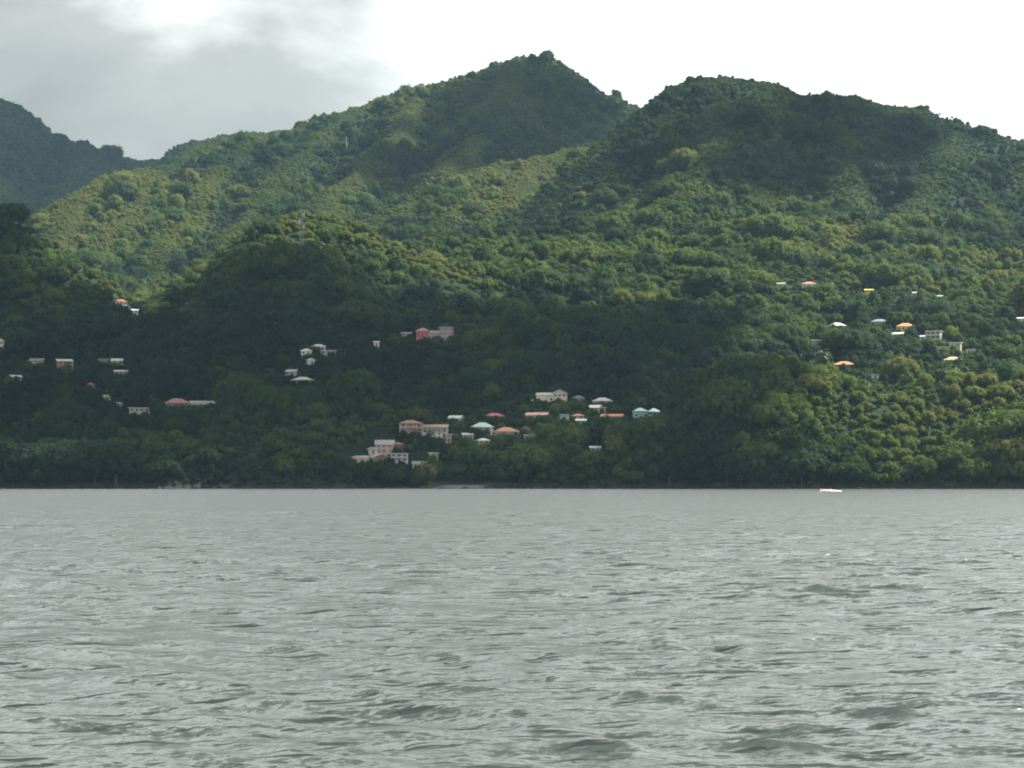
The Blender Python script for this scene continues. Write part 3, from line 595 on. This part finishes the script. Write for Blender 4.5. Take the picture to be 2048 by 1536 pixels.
# the big complexes are houses of several volumes
e, k = house_root(870, 682, 'long red and pink building with a grey-pink wing high above the village', 'm', -4, 74, 30, 'building', 'hillside_building')
block(e, 25 * k, 9, 4.2, 'hip', 2.2, 'rose', 'pink', ox=-24 * k, oz=2.2, nwin=3)
block(e, 22 * k, 8, 5.0, 'gable', 1.5, 'pink', 'grey', ox=-2 * k, oy=0.5, oz=0.2, nwin=4, wname='middle_wall', rname='middle_roof', door=False)
block(e, 27 * k, 9, 8.6, 'flat', 0.4, 'dusk', 'grey', ox=23 * k, oy=-0.6, storeys=3, nwin=6, wname='wing_wall', rname='wing_roof', door=False)
e, k = house_root(1106, 812, 'large yellow-cream villa with stepped pale roofs, highest of the upper village', 'u', -5, 78, 32, 'villa', 'villa')
block(e, 36 * k, 8, 4.4, 'gable', 1.6, 'cream', 'pale', ox=-14 * k, oz=1.4, nwin=3)
block(e, 26 * k, 9, 6.6, 'gable_end', 2.0, 'cream', 'mint', ox=15 * k, oz=0.6, storeys=2, nwin=3, wname='tower_wall', rname='tower_roof', door=False)
block(e, 24 * k, 4, 2.6, 'shed', 0.9, 'cream', 'mint', ox=-27 * k, oy=-6.2, oz=0.0, nwin=2, wname='annex_wall', rname='annex_roof', door=False)
block(e, 30 * k, 3, 2.2, 'flat', 0.3, 'cream', 'cream', ox=21 * k, oy=-6.4, oz=-1.4, nwin=3, wname='terrace_wall', rname='terrace_slab', door=False)
e, k = house_root(1293, 846, 'pale turquoise house half hidden by trees, rightmost of the upper village', 'u', 6, 54, 28, 'house', 'house')
block(e, 26 * k, 8, 4.6, 'hip', 1.9, 'turquoise', 'turquoise', ox=-13 * k, oz=1.6, nwin=3)
block(e, 24 * k, 8, 5.2, 'hip', 2.0, 'turquoise', 'turquoise', ox=14 * k, oy=-1.5, oz=0.6, storeys=2, nwin=3, wname='wing_wall', rname='wing_roof', door=False)
def plant_positions():
    rng = np.random.default_rng(21)
    # what the slopes show towards the sea: running skyline per bearing
    tb = np.linspace(-0.36, 0.36, 721); rr = np.arange(1080, 5200, 8.0)
    T, R = np.meshgrid(tb, rr, indexing='ij'); g = ground(T * R, R); tang = (g - EYE) / R
    run = np.maximum.accumulate(tang, axis=1)
    out = []
    for (a, b, sp, mean, extra) in ((1085, 1500, 4.5, 0.74, 0), (1500, 2100, 4.9, 0.72, 0), (2100, 2900, 5.4, 0.78, 0), (2900, 5200, 6.5, 0.86, 0), (1085, 1300, 4.0, 0.74, 1), (1900, 2700, 3.8, 0.66, 2), (2700, 3600, 4.4, 0.70, 2), (3600, 5200, 6.0, 0.8, 2)):
        ys = np.arange(a, b, sp); xs = np.arange(-0.34 * b, 0.34 * b, sp)
        X, Y = np.meshgrid(xs, ys); X = X + rng.uniform(-.5, .5, X.shape) * sp; Y = Y + rng.uniform(-.5, .5, Y.shape) * sp
        X = X.ravel(); Y = Y.ravel(); t = X / Y
        ok = (np.abs(t) < 0.335); X, Y, t = X[ok], Y[ok], t[ok]
        z = ground(X, Y)
        i = np.clip(((t + 0.36) / 0.72 * 720).round().astype(int), 0, 720); j = np.clip(((Y - 22 - 1080) / 8).astype(int), 0, len(rr) - 1)
        vis = (z + 14 - EYE) / Y > run[i, j] - 0.004
        vis &= (z > 1.0) & ~((X > -42) & (X < 2) & (z < 2.6) & (Y < 1165))
        X, Y, z = X[vis], Y[vis], z[vis]
        if extra:
            gx = (ground(X + 10, Y) - ground(X - 10, Y)) / 20; gy = (ground(X, Y + 10) - ground(X, Y - 10)) / 20
            cv = ground(X + 30, Y) + ground(X - 30, Y) + ground(X, Y + 30) + ground(X, Y - 30) - 4 * z
            more = (np.hypot(gx, gy) > 0.55) if extra == 1 else (cv < -7)
            X, Y, z = X[more], Y[more], z[more]
        stand = fbm(X / 55, Y / 55, 3, 61)                     # tall stands and low scrub
        s = mean * (0.62 + 0.85 * smooth(0.36, 0.66, stand)) * np.exp(rng.normal(0, 0.30, len(X)))
        gx = (ground(X + 12, Y) - ground(X - 12, Y)) / 24; gy = (ground(X, Y + 12) - ground(X, Y - 12)) / 24
        curve = ground(X + 30, Y) + ground(X - 30, Y) + ground(X, Y + 30) + ground(X, Y - 30) - 4 * z   # gullies are lush, spurs are scrubby
        tint = 0.34 + 0.07 * smooth(1450, 1650, Y) + 0.95 * (fbm(X / 130, Y / 130, 4, 77) - 0.5) + 0.55 * (fbm(X / 28, Y / 28, 2, 91) - 0.5) + rng.normal(0, 0.10, len(X)) - 0.010 * np.clip(curve, -14, 14) - 0.12 * (stand - 0.5) - 0.14 * smooth(1500, 1250, Y) * smooth(160, 60, X) + 0.15 * smooth(120, 180, X) * smooth(1280, 1220, Y) + 0.40 * np.exp(-((X - 10) / 120) ** 2 - ((Y - 2480) / 170) ** 2) + 0.22 * np.exp(-((X + 400) / 220) ** 2 - ((Y - 2500) / 300) ** 2) + 0.26 * np.exp(-((X - 200) / 330) ** 2 - ((Y - 1770) / 150) ** 2) + 0.2 * np.exp(-((X + 130) / 60) ** 2 - ((Y - 1790) / 60) ** 2) + 0.5 * np.exp(-((X + 42) / 6) ** 2 - ((Y - 1140) / 16) ** 2)  # foliage variety, plus sunlight painted in on lit slopes and shade on left bluff
        far = smooth(1700, 2300, Y); s = s * (1 + far * 0.02 * np.clip(curve, -16, 9)); s = np.where((curve < -3) & (Y > 1600), np.minimum(s, mean * 0.95), s); s = np.maximum(s, mean * (0.45 + 0.15 * far))
        giant = (rng.random(len(X)) < 0.016) & (Y < 1900) & (curve > -2); s = np.where(giant & (extra == 0), mean * rng.uniform(1.5, 2.1, len(X)), s)
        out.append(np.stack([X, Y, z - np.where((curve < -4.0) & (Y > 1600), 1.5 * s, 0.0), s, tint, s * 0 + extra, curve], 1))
    A = np.concatenate(out)
    low = A[:, 3] < 0.62
    k = rng.choice(len(KINDS), len(A), p=KIND_P)
    k = np.where(low & (rng.random(len(A)) < 0.6), 4, k)
    k = np.where((A[:, 5] == 2) & (rng.random(len(A)) < 0.9), 4, k); k = np.where((A[:, 6] < -5.0) & (A[:, 1] > 1600) & (rng.random(len(A)) < 0.4), 4, k)
    k = np.where((k < 8) & (rng.random(len(A)) < 0.075) & (A[:, 3] > 0.5) & ((A[:, 6] > 1.5) | (A[:, 1] < 1700)) & (A[:, 5] < 2), 9, k); A = A[:, :5]
    k = np.where((rng.random(len(A)) < 0.012) & (A[:, 1] < 2300), 8, k)
    return A, k, rng
TREES, TK, RNG = plant_positions()
print('trees', len(TREES))
def clear_for_houses(A, k):
    RAD = np.array([q['rx'] for q in KINDS] + [2.6, 8.6]); keep = np.ones(len(A), bool); s = A[:, 3].copy()
    for (hx, hy, hz, hw, hh, veil) in HOUSE_SPOTS:
        dx = np.abs(A[:, 0] - hx * A[:, 1] / hy) - 0.72 * RAD[k] * s; near = dx < hw * 0.9
        on = near & (np.abs(A[:, 1] - hy - 2) < 7); keep &= ~(on & (dx < hw * 0.85))
        front = near & (A[:, 1] < hy - 4) & (A[:, 1] > hy - 110)
        if front.any():
            idx = np.where(front)[0]
            line = EYE + (hz + veil * hh - EYE) * A[idx, 1] / hy           # sight line to the lower wall
            top = line - A[idx, 2]; need = np.array([TOPS[q] for q in k[idx]])
            s[idx] = np.minimum(s[idx], top / need)
    keep &= s > 0.2
    B = A.copy(); B[:, 3] = s
    return B[keep], k[keep]
TREES, TK = clear_for_houses(TREES, TK)
def garden_shrubs(A, k):
    rng = np.random.default_rng(37); add = []; kk = []
    for (hx, hy, hz, hw, hh, veil) in HOUSE_SPOTS:
        for q in range(int(2 * hw / 2.4) + 2):
            if rng.random() < 0.25: continue
            x = hx + rng.uniform(-1.05, 1.05) * hw; y = hy - min(hw * .7, 5) - rng.uniform(3.0, 5.5); z = float(ground(x, y)); kd = int(rng.choice([3, 4, 6]))
            top = EYE + (hz + rng.uniform(0.15, 0.62) * hh - EYE) * y / hy - z; s_ = top / TOPS[kd]
            if s_ > 0.15: add.append((x, y, z, min(s_, 0.9), rng.normal(0.4, 0.14))); kk.append(kd)
    return np.concatenate([A, np.array(add)]), np.concatenate([k, np.array(kk)])
TREES, TK = garden_shrubs(TREES, TK)

# the nearest, largest-showing trees are things of their own; the rest is the forest
def shows(A, k):
    """how many picture cells each tree fills, nearest first"""
    Wd, Hd = 1024, 768; seen = np.zeros((Hd, Wd), bool); cnt = np.zeros(len(A), int)
    order = np.argsort(A[:, 1]); f = F / 2
    for i in order:
        if A[i, 1] > 1500: break
        if k[i] > 7: continue
        Kd = KINDS[k[i]]; s_ = A[i, 3]; c = 512 + A[i, 0] / A[i, 1] * f; r = HORIZON / 2 - (A[i, 2] + Kd['cz'] * s_ - EYE) / A[i, 1] * f
        a_ = Kd['rx'] * s_ / A[i, 1] * f; b_ = Kd['rz'] * s_ / A[i, 1] * f
        x0, x1, y0, y1 = int(max(0, c - a_)), int(min(Wd, c + a_ + 1)), int(max(0, r - b_)), int(min(Hd, r + b_ + 1))
        if x1 <= x0 or y1 <= y0: continue
        sub = seen[y0:y1, x0:x1]; yy, xx = np.mgrid[y0:y1, x0:x1]
        m = ((xx - c) / a_) ** 2 + ((yy - r) / b_) ** 2 < 1
        cnt[i] = (m & ~sub).sum(); sub |= m
    return cnt
CNT = shows(TREES, TK)
PICK = np.argsort(-CNT)[:292]
LOOKS = ['dome-crowned broadleaf tree', 'tall oval-crowned tree', 'wide spreading tree', 'small round-crowned tree', 'low bushy tree', 'open-crowned broadleaf tree', 'dense lumpy-crowned tree', 'narrow upright tree']
ORD = ['leftmost', 'second from left', 'third from left', 'fourth from left', 'fifth from left', 'sixth from left', 'seventh from left', 'eighth from left', 'ninth from left', 'tenth from left', 'eleventh from left', 'twelfth from left', 'thirteenth from left', 'fourteenth from left', 'fifteenth from left', 'sixteenth from left', 'seventeenth from left', 'eighteenth from left', 'nineteenth from left', 'twentieth from left']
def lone_trees():
    kin = {}
    for i in PICK:
        x, y, z, s_, tint = TREES[i]; px = 1024 + x / y * F
        where, grp = (('on the left shore bluff', 'trees of the left shore bluff') if px < 680 else ('round the village bay', 'trees round the village bay') if px < 1340 else
                      ("on the headland's dark left flank", 'trees of the headland left flank') if px < 1600 else ('on the sunlit right headland', 'trees of the sunlit headland'))
        tone = 'dark green ' if tint < 0.22 else 'yellow-green ' if tint > 0.62 else ''
        size = 'big ' if s_ > 1.25 else 'small ' if s_ < 0.7 else ''
        kin.setdefault((size + tone + LOOKS[TK[i]], where, grp), []).append((px, i))
    for (desc, where, grp), members in kin.items():
        members.sort()
        for r_, (px, i) in enumerate(members):
            x, y, z, s_, tint = TREES[i]; q = TK[i]
            e = bpy.data.objects.new('broadleaf_tree', None); C.objects.link(e); e.location = (x, y, z); e.scale = (s_, s_, s_ * RNG.uniform(.9, 1.1)); e.rotation_euler = (0, 0, RNG.uniform(0, 6.28))
            rank = ORD[r_] if r_ < 20 else 'rightmost' if r_ == len(members) - 1 else 'number %d from left' % (r_ + 1)
            tag(e, (desc + ' ' + where) if len(members) == 1 else rank + ' of the ' + desc.replace('dark green ', 'dark ').replace('broadleaf tree', 'tree') + 's ' + where, 'tree', grp)
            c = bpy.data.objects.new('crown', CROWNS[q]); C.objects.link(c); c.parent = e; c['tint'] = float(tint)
            t = bpy.data.objects.new('trunk', TRUNKS[q]); C.objects.link(t); t.parent = e
lone_trees()
REST = np.ones(len(TREES), bool); REST[PICK] = False
TREES = TREES[REST]; TK = TK[REST]
def forest():
    col = bpy.data.collections.new('tree_kinds')
    for i, me in enumerate(CROWNS):
        o = bpy.data.objects.new('kind_%02d' % i, me); col.objects.link(o)
    tr, cr = palm_meshes(9, 10.0); bm = bmesh.new(); bm.from_mesh(cr); nf = len(bm.faces); bm.from_mesh(tr); bm.faces.ensure_lookup_table()
    for f in bm.faces[nf:]: f.material_index = 1
    pj = bpy.data.meshes.new('forest_palm'); bm.to_mesh(pj); bm.free(); pj.materials.append(PALMLEAF); pj.materials.append(BARK); col.objects.link(bpy.data.objects.new('kind_08', pj))
    col.objects.link(bpy.data.objects.new('kind_09', crown_mesh('grove', 77, rx=8.6, rz=5.6, cz=6.2, nl=46, leaf=0.46, per=46, spread=0.95, lobe=(0.20, 0.34))))
    me = bpy.data.meshes.new('forest'); n = len(TREES)
    me.vertices.add(n); me.vertices.foreach_set('co', (TREES[:, :3] - np.array([0, 0, 0.4])).reshape(-1).astype(np.float32))
    a = me.attributes.new('kind', 'INT', 'POINT'); a.data.foreach_set('value', TK.astype(np.int32))
    a = me.attributes.new('size', 'FLOAT_VECTOR', 'POINT')
    sv = TREES[:, 3:4] * RNG.uniform(0.85, 1.15, (n, 3)); a.data.foreach_set('vector', sv.reshape(-1).astype(np.float32))
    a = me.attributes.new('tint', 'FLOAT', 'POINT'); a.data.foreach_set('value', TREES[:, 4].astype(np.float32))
    a = me.attributes.new('turn', 'FLOAT_VECTOR', 'POINT')
    tv = np.stack([RNG.normal(0, 0.07, n), RNG.normal(0, 0.07, n), RNG.uniform(0, 6.28, n)], 1); a.data.foreach_set('vector', tv.reshape(-1).astype(np.float32))
    o = bpy.data.objects.new('forest', me); C.objects.link(o)
    ng = bpy.data.node_groups.new('forest_planting', 'GeometryNodeTree')
    ng.interface.new_socket('Geometry', in_out='INPUT', socket_type='NodeSocketGeometry'); ng.interface.new_socket('Geometry', in_out='OUTPUT', socket_type='NodeSocketGeometry')
    N = ng.nodes; L = ng.links
    gi = N.new('NodeGroupInput'); go = N.new('NodeGroupOutput'); ip = N.new('GeometryNodeInstanceOnPoints'); ci = N.new('GeometryNodeCollectionInfo')
    ci.inputs['Collection'].default_value = col; ci.inputs['Separate Children'].default_value = True; ci.inputs['Reset Children'].default_value = True
    def attr(name, t):
        q = N.new('GeometryNodeInputNamedAttribute'); q.data_type = t; q.inputs['Name'].default_value = name; return q
    m2p = N.new('GeometryNodeMeshToPoints'); L.new(gi.outputs[0], m2p.inputs['Mesh'])
    L.new(m2p.outputs[0], ip.inputs['Points']); L.new(ci.outputs[0], ip.inputs['Instance']); ip.inputs['Pick Instance'].default_value = True
    L.new(attr('kind', 'INT').outputs['Attribute'], ip.inputs['Instance Index'])
    e2r = N.new('FunctionNodeEulerToRotation'); L.new(attr('turn', 'FLOAT_VECTOR').outputs['Attribute'], e2r.inputs[0]); L.new(e2r.outputs[0], ip.inputs['Rotation'])
    L.new(attr('size', 'FLOAT_VECTOR').outputs['Attribute'], ip.inputs['Scale'])
    L.new(ip.outputs[0], go.inputs[0])
    md = o.modifiers.new('planting', 'NODES'); md.node_group = ng
    tag(o, 'dense tropical forest covering the hills', kind='stuff')
forest()


# ------------------------------------------------------------------ coconut palms
PALMS = [palm_meshes(5, 9.0), palm_meshes(6, 11.0), palm_meshes(7, 7.5)]
PALM_SPOTS = [(848, 918, 'beside the long cream-roofed house near the beach'), (836, 906, 'left of the slim grey-white house'), (858, 900, 'below the narrow tall cream house'), (905, 905, 'right of the slim grey-white house'), (920, 892, 'below the low white-roofed shed'), (1000, 915, 'below the salmon hip-roofed house'),
    (1016, 950, 'standing pale against dark trees right of the beach'), (1095, 880, 'right of the small cream flat-roofed house'), (1110, 868, 'below the small mint house'), (1246, 822, 'right of the spreading white roof'), (1270, 822, 'left of the turquoise house'), (1335, 856, 'right of the turquoise house'), (655, 900, 'at the foot of the left bluff near the village'),
    (640, 885, 'on the lower right end of the left bluff'), (470, 826, 'right of the long cream-roofed house on the bluff'), (443, 824, 'at the right end of the long cream-roofed house on the bluff'), (312, 838, 'between the grey-beige and salmon-roofed houses'), (545, 770, 'left of the brown-walled middle-slope house'), (690, 735, 'right of the middle-slope cluster'), (1830, 715, 'below the three-storey white house'), (1725, 750, 'right of the orange-roofed tan house'), (785, 868, 'below the upper left village house')]
for i, (px, py, where) in enumerate(PALM_SPOTS):
    p = on_hill(px, py); tr, cr = PALMS[i % 3]; k = 0.75 + 0.35 * ((i * 7) % 5) / 4
    e = bpy.data.objects.new('palm_tree', None); C.objects.link(e); e.location = p; e.rotation_euler = (0, 0, i * 1.9); e.scale = (k, k, k)
    tag(e, 'coconut palm ' + where, 'palm', 'coconut palms')
    o = bpy.data.objects.new('trunk', tr); C.objects.link(o); o.parent = e
    o = bpy.data.objects.new('crown', cr); C.objects.link(o); o.parent = e; o['tint'] = 0.45

# ------------------------------------------------------------------ lattice mast on the middle spur
STEEL = plain('galvanised_steel', (.30, .31, .30), 0.6, 0.12, 1.0, 0.5)
def mast():
    p = on_hill(604, 545); H_ = (545 - 424) * p[1] / F
    e = bpy.data.objects.new('radio_mast', None); C.objects.link(e); e.location = p; tag(e, 'pale steel lattice radio mast on the middle spur', 'mast')
    half = lambda z: 2.3 - 1.75 * (z / H_) ** 0.8
    N = 11; zs = [H_ * (1 - (1 - k / N) ** 1.15) for k in range(N + 1)]
    for sx, sy in ((-1, -1), (1, -1), (1, 1), (-1, 1)):
        V, Fc = tube([(sx * half(max(z, 0)), sy * half(max(z, 0)), z) for z in [-3] + zs[1:]], [0.13] * (N + 1), 5); mesh_object('leg', V, Fc, STEEL, e)
    for k in range(N):
        a, b = half(zs[k]), half(zs[k + 1]); c4 = [(-1, -1), (1, -1), (1, 1), (-1, 1)]; parts = []
        for q in range(4):
            u, v = c4[q], c4[(q + 1) % 4]
            parts.append(tube([(u[0] * a, u[1] * a, zs[k]), (v[0] * b, v[1] * b, zs[k + 1])], [0.06, 0.06], 4)); parts.append(tube([(v[0] * a, v[1] * a, zs[k]), (u[0] * b, u[1] * b, zs[k + 1])], [0.09, 0.09], 4))
            parts.append(tube([(u[0] * b, u[1] * b, zs[k + 1]), (v[0] * b, v[1] * b, zs[k + 1])], [0.08, 0.08], 4))
        V, Fc = join_parts(parts); mesh_object('brace_bay', V, Fc, STEEL, e)
    for (x, z, hh) in ((-1.7, H_ * 0.80, 3.2), (1.6, H_ * 0.92, 3.0), (1.5, H_ * 0.72, 2.8)):
        V, Fc = join_parts([box(x - .35, x + .35, -1.3, -1.05, z, z + hh), box(min(0, x), max(0, x), -1.1, -1.0, z + hh * .45, z + hh * .55)]); mesh_object('antenna_panel', V, Fc, TRIM, e)
    V, Fc = tube([(0, 0, H_ - 0.3), (0, 0, H_ + 4)], [0.08, 0.04], 5); mesh_object('lightning_rod', V, Fc, STEEL, e)
mast()

def dead_tree():
    p = on_hill(693, 313, 2300); h = 40 * p[1] / F; m = plain('bleached_wood', (.46, .44, .40), 0.9, 0.2, 0.6)
    e = bpy.data.objects.new('dead_tree', None); C.objects.link(e); e.location = p; tag(e, 'tall bleached bare trunk standing on the main mountain flank', 'tree')
    V, Fc = tube([(0, 0, -2), (0.2, 0, h * .4), (-.3, 0, h * .75), (0.1, 0, h)], [0.75, 0.6, 0.45, 0.15], 7); mesh_object('trunk', V, Fc, m, e)
    for k, (z, sx) in enumerate(((.55, 1), (.7, -1), (.82, 1), (.9, -1))):
        V, Fc = tube([(0, 0, h * z), (sx * 1.4, .4, h * z + 1.6), (sx * 2.2, .6, h * z + 3.4)], [0.28, 0.18, 0.06], 5); mesh_object('branch', V, Fc, m, e)
dead_tree()
def utility_pole():
    p = on_hill(1246, 818); e = bpy.data.objects.new('utility_pole', None); C.objects.link(e); e.location = p; tag(e, 'grey utility pole at the right side of the upper village', 'pole')
    V, Fc = tube([(0, 0, -1), (0, 0, 5), (0, 0, 10.5)], [0.2, 0.17, 0.13], 7); mesh_object('post', V, Fc, STEEL, e)
    V, Fc = box(-1.1, 1.1, -.07, .07, 9.6, 9.78); mesh_object('crossarm', V, Fc, STEEL, e)
    for x in (-.95, -.45, .45, .95):
        V, Fc = tube([(x, 0, 9.78), (x, 0, 10.05)], [.06, .04], 6); mesh_object('insulator', V, Fc, TRIM, e)
utility_pole()

# ------------------------------------------------------------------ motorboat off the headland
def motorboat():
    Y = EYE * F / (983.2 - HORIZON); x = (1659 - 1024) / F * Y
    HULL = plain('boat_gelcoat', (.80, .80, .80), 0.25, 0.03, 1.0, 0.5); RED = plain('boat_red', (.42, .05, .07), 0.4, 0.1); BLK = plain('engine_cowling', (.03, .03, .035), 0.35, 0.1)
    e = bpy.data.objects.new('motorboat', None); C.objects.link(e); e.location = (x, Y, 0.02); e.rotation_euler = (0, radians(2), radians(8)); tag(e, 'white motorboat close off the dark headland shore', 'boat')
    st = [(-3.6, 0.02, 0.95), (-3.0, 0.45, 0.86), (-2.0, 0.86, 0.78), (-0.5, 1.08, 0.70), (1.2, 1.12, 0.66), (2.6, 1.08, 0.64), (3.3, 1.02, 0.64)]
    V, Fc = [], []
    for (xx, b, f) in st:
        V += [(xx, -b, f), (xx, -b * 0.86, 0.12), (xx, 0, -0.32), (xx, b * 0.86, 0.12), (xx, b, f)]
    for k in range(len(st) - 1):
        for q in range(4): Fc.append((k * 5 + q, (k + 1) * 5 + q, (k + 1) * 5 + q + 1, k * 5 + q + 1))
    n = len(st) - 1; Fc.append(tuple(n * 5 + q for q in range(5))); mesh_object('hull', V, Fc, HULL, e)
    V = [(xx * .985, sgn * b * .96, f - .1) for (xx, b, f) in st[:4] for sgn in (-1, 1)]; mesh_object('foredeck', V, [(2 * k, 2 * k + 1, 2 * k + 3, 2 * k + 2) for k in range(3)], HULL, e)
    V, Fc = box(-0.5, 3.2, -0.9, 0.9, 0.18, 0.24); mesh_object('cockpit_floor', V, Fc, PAINT['grey'], e)
    parts = []
    for (a, b) in zip(st[:-1], st[1:]):
        for sgn in (-1, 1): parts.append(tube([(a[0], sgn * (a[1] + .03), a[2]), (b[0], sgn * (b[1] + .03), b[2])], [0.06, 0.06], 5))
    V, Fc = join_parts(parts); mesh_object('rub_rail', V, Fc, RED, e)
    V = [(-0.9, -0.85, .72), (-0.9, .85, .72), (-0.35, -.75, 1.22), (-.35, .75, 1.22), (0.35, -.95, .70), (.35, .95, .70)]; mesh_object('windscreen', V, [(0, 1, 3, 2), (0, 2, 4), (1, 5, 3)], GLASS, e)
    V, Fc = box(0.2, 0.75, -0.4, 0.4, 0.24, 0.95); mesh_object('console', V, Fc, HULL, e)
    for xx in (1.2, 2.3):
        V, Fc = box(xx, xx + .45, -0.8, 0.8, 0.24, 0.62); mesh_object('bench', V, Fc, HULL, e)
    V, Fc = join_parts([box(3.32, 3.75, -0.22, 0.22, 0.55, 1.15), box(3.42, 3.6, -0.1, 0.1, -0.4, 0.56)]); mesh_object('outboard_engine', V, Fc, BLK, e)
motorboat()
def wake():
    m, n, l = material('white_foam'); p = n['Principled BSDF']; p.inputs['Base Color'].default_value = (.85, .87, .87, 1); p.inputs['Roughness'].default_value = 0.9
    rng = np.random.default_rng(4); Y = EYE * F / (983.2 - HORIZON); x0 = (1659 - 1024) / F * Y; V, Fc = [], []
    for k in range(70):
        u = rng.random(); x = x0 - 3.4 + 7.2 * u; y = Y - 1.25 - rng.uniform(0, 1.3) + (0.9 if u < .1 else 0); r = rng.uniform(0.14, 0.36) * (1.25 - 0.8 * abs(u - 0.45))
        v = ICO1 * rng.uniform(.75, 1.2, (len(ICO1), 1)) * np.array([r * 1.7, r * 1.3, r]) + np.array([x, y, r * .35 + rng.uniform(0, .25) * (1 - u)])
        o = len(V); V += v.tolist(); Fc += [[q + o for q in f] for f in ICOF1]
    o = mesh_object('foam', V, Fc, m, smooth=True); tag(o, 'white spray and foam thrown up beside the motorboat', kind='stuff')
wake()

# ------------------------------------------------------------------ dark boulders along the waterline
def shore_rocks():
    rng = np.random.default_rng(3); V, Fc = [], []
    px = rng.uniform(-250, 2300, 420); xs = (px - 1024) / F * 1118
    for x in xs:
        y = shore_line(np.array([x]))[0] + rng.uniform(-1.5, 3.5); r = rng.gamma(2.0, 0.30) + 0.2
        v = ICO1 * rng.uniform(0.7, 1.15, (len(ICO1), 1)) * np.array([r * rng.uniform(.8, 1.5), r, r * rng.uniform(.5, .9)]) + np.array([x, y, max(0.0, float(ground(x, y))) + r * 0.1])
        o = len(V); V += v.tolist(); Fc += [[q + o for q in f] for f in ICOF1]
    o = mesh_object('shore_rocks', V, Fc, plain('wet_basalt', (.045, .044, .043), 0.6, 0.35, 0.8)); tag(o, 'dark boulders along the waterline', kind='stuff')
shore_rocks()
def beach():
    m = plain('grey_pebbles', (.13, .125, .115), 0.9, 0.35, 1.6)
    xs = np.linspace(-40, -8, 40); t = np.linspace(0, 1, 9); P = np.zeros((9, 40, 3))
    for i, x in enumerate(xs):
        wd = 17 * (1 - ((x + 24) / 16.5) ** 4 * 0.9) + 1.5 * sin(x * 0.9); y = float(shore_line(np.array([x]))[0]) - 1.5 + t * wd
        P[:, i, 0] = x; P[:, i, 1] = y; P[:, i, 2] = ground(x + 0 * y, y) + 0.12
    o = grid_mesh('beach', P, m); tag(o, 'small grey pebble beach in the bay below the village', kind='structure')
beach()

# ------------------------------------------------------------------ cumulus out of view, added and shaped to cast shade on chosen slopes
def cumulus():
    m, n, l = material('cloud_vapour'); n.clear(); out = n.new('ShaderNodeOutputMaterial'); d = n.new('ShaderNodeBsdfDiffuse'); t = n.new('ShaderNodeBsdfTranslucent'); mx = n.new('ShaderNodeMixShader')
    d.inputs['Color'].default_value = (.9, .9, .9, 1); t.inputs['Color'].default_value = (.9, .9, .9, 1); mx.inputs[0].default_value = 0.5
    l.new(d.outputs[0], mx.inputs[1]); l.new(t.outputs[0], mx.inputs[2])
    thin = n.new('ShaderNodeBsdfTransparent'); m2 = n.new('ShaderNodeMixShader'); m2.inputs[0].default_value = 0.5; l.new(mx.outputs[0], m2.inputs[1]); l.new(thin.outputs[0], m2.inputs[2]); l.new(m2.outputs[0], out.inputs['Surface'])
    v2, f2 = ico(3); rng = np.random.default_rng(13); base = 2000.0
    #        ground centre of the shaded slope, half sizes, ground height
    for (cx, cy_, rx, ry, gz, nb) in ((-170, 1330, 330, 235, 60, 34), (-600, 1480, 290, 400, 170, 40), (-40, 2920, 180, 240, 420, 34), (300, 2170, 170, 115, 340, 20), (-900, 4400, 420, 560, 600, 30), (330, 1420, 70, 40, 90, 7), (-430, 1190, 220, 130, 30, 34), (-250, 1150, 120, 70, 20, 16), (330, 1098, 330, 36, 12, 44), (84, 1135, 56, 60, 20, 14)):
        V, Fc = [], []
        for k in range(nb):
            a = rng.uniform(0, 2 * pi); q = math.sqrt(rng.random()); R = rng.uniform(0.20, 0.42) * min(rx, ry)
            off = (base - gz) / SUN_DIR[2]
            c = np.array([cx + cos(a) * q * (rx - R * .6), cy_ + sin(a) * q * (ry - R * .6), gz]) + SUN_DIR * off
            nz = 1 + 0.22 * np.sin(v2 @ rng.normal(0, 3, (3, 4)) + rng.uniform(0, 6, 4)).sum(1)[:, None] / 2
            v = v2 * nz * np.array([R, R, R * .55]) + c + np.array([0, 0, rng.uniform(0, .4) * R]); v[:, 2] = np.maximum(v[:, 2], base - 25)
            o = len(V); V += v.tolist(); Fc += [[z + o for z in f] for f in f2]
        o = mesh_object('shadow_clouds', V, Fc, m, smooth=True); tag(o, 'cumulus cloud out of view, added to shade the slopes', kind='stuff')
cumulus()

# ------------------------------------------------------------------ air
def haze():
    m, n, l = material('haze_air'); n.clear()
    out = n.new('ShaderNodeOutputMaterial'); v = n.new('ShaderNodeVolumePrincipled')
    v.inputs['Color'].default_value = (0.46, 0.73, 0.93, 1); v.inputs['Density'].default_value = 3.5e-5; v.inputs['Anisotropy'].default_value = 0.2
    l.new(v.outputs[0], out.inputs['Volume'])
    x0, x1, y0, y1, z0, z1 = -12000, 12000, -600, 5700, -12, 1000
    V = [(x, y, z) for z in (z0, z1) for y in (y0, y1) for x in (x0, x1)]
    o = mesh_object('haze', V, [(0, 2, 3, 1), (4, 5, 7, 6), (0, 1, 5, 4), (2, 6, 7, 3), (0, 4, 6, 2), (1, 3, 7, 5)], m)
    tag(o, 'pale bluish haze over the sea and hills', kind='stuff')
haze()
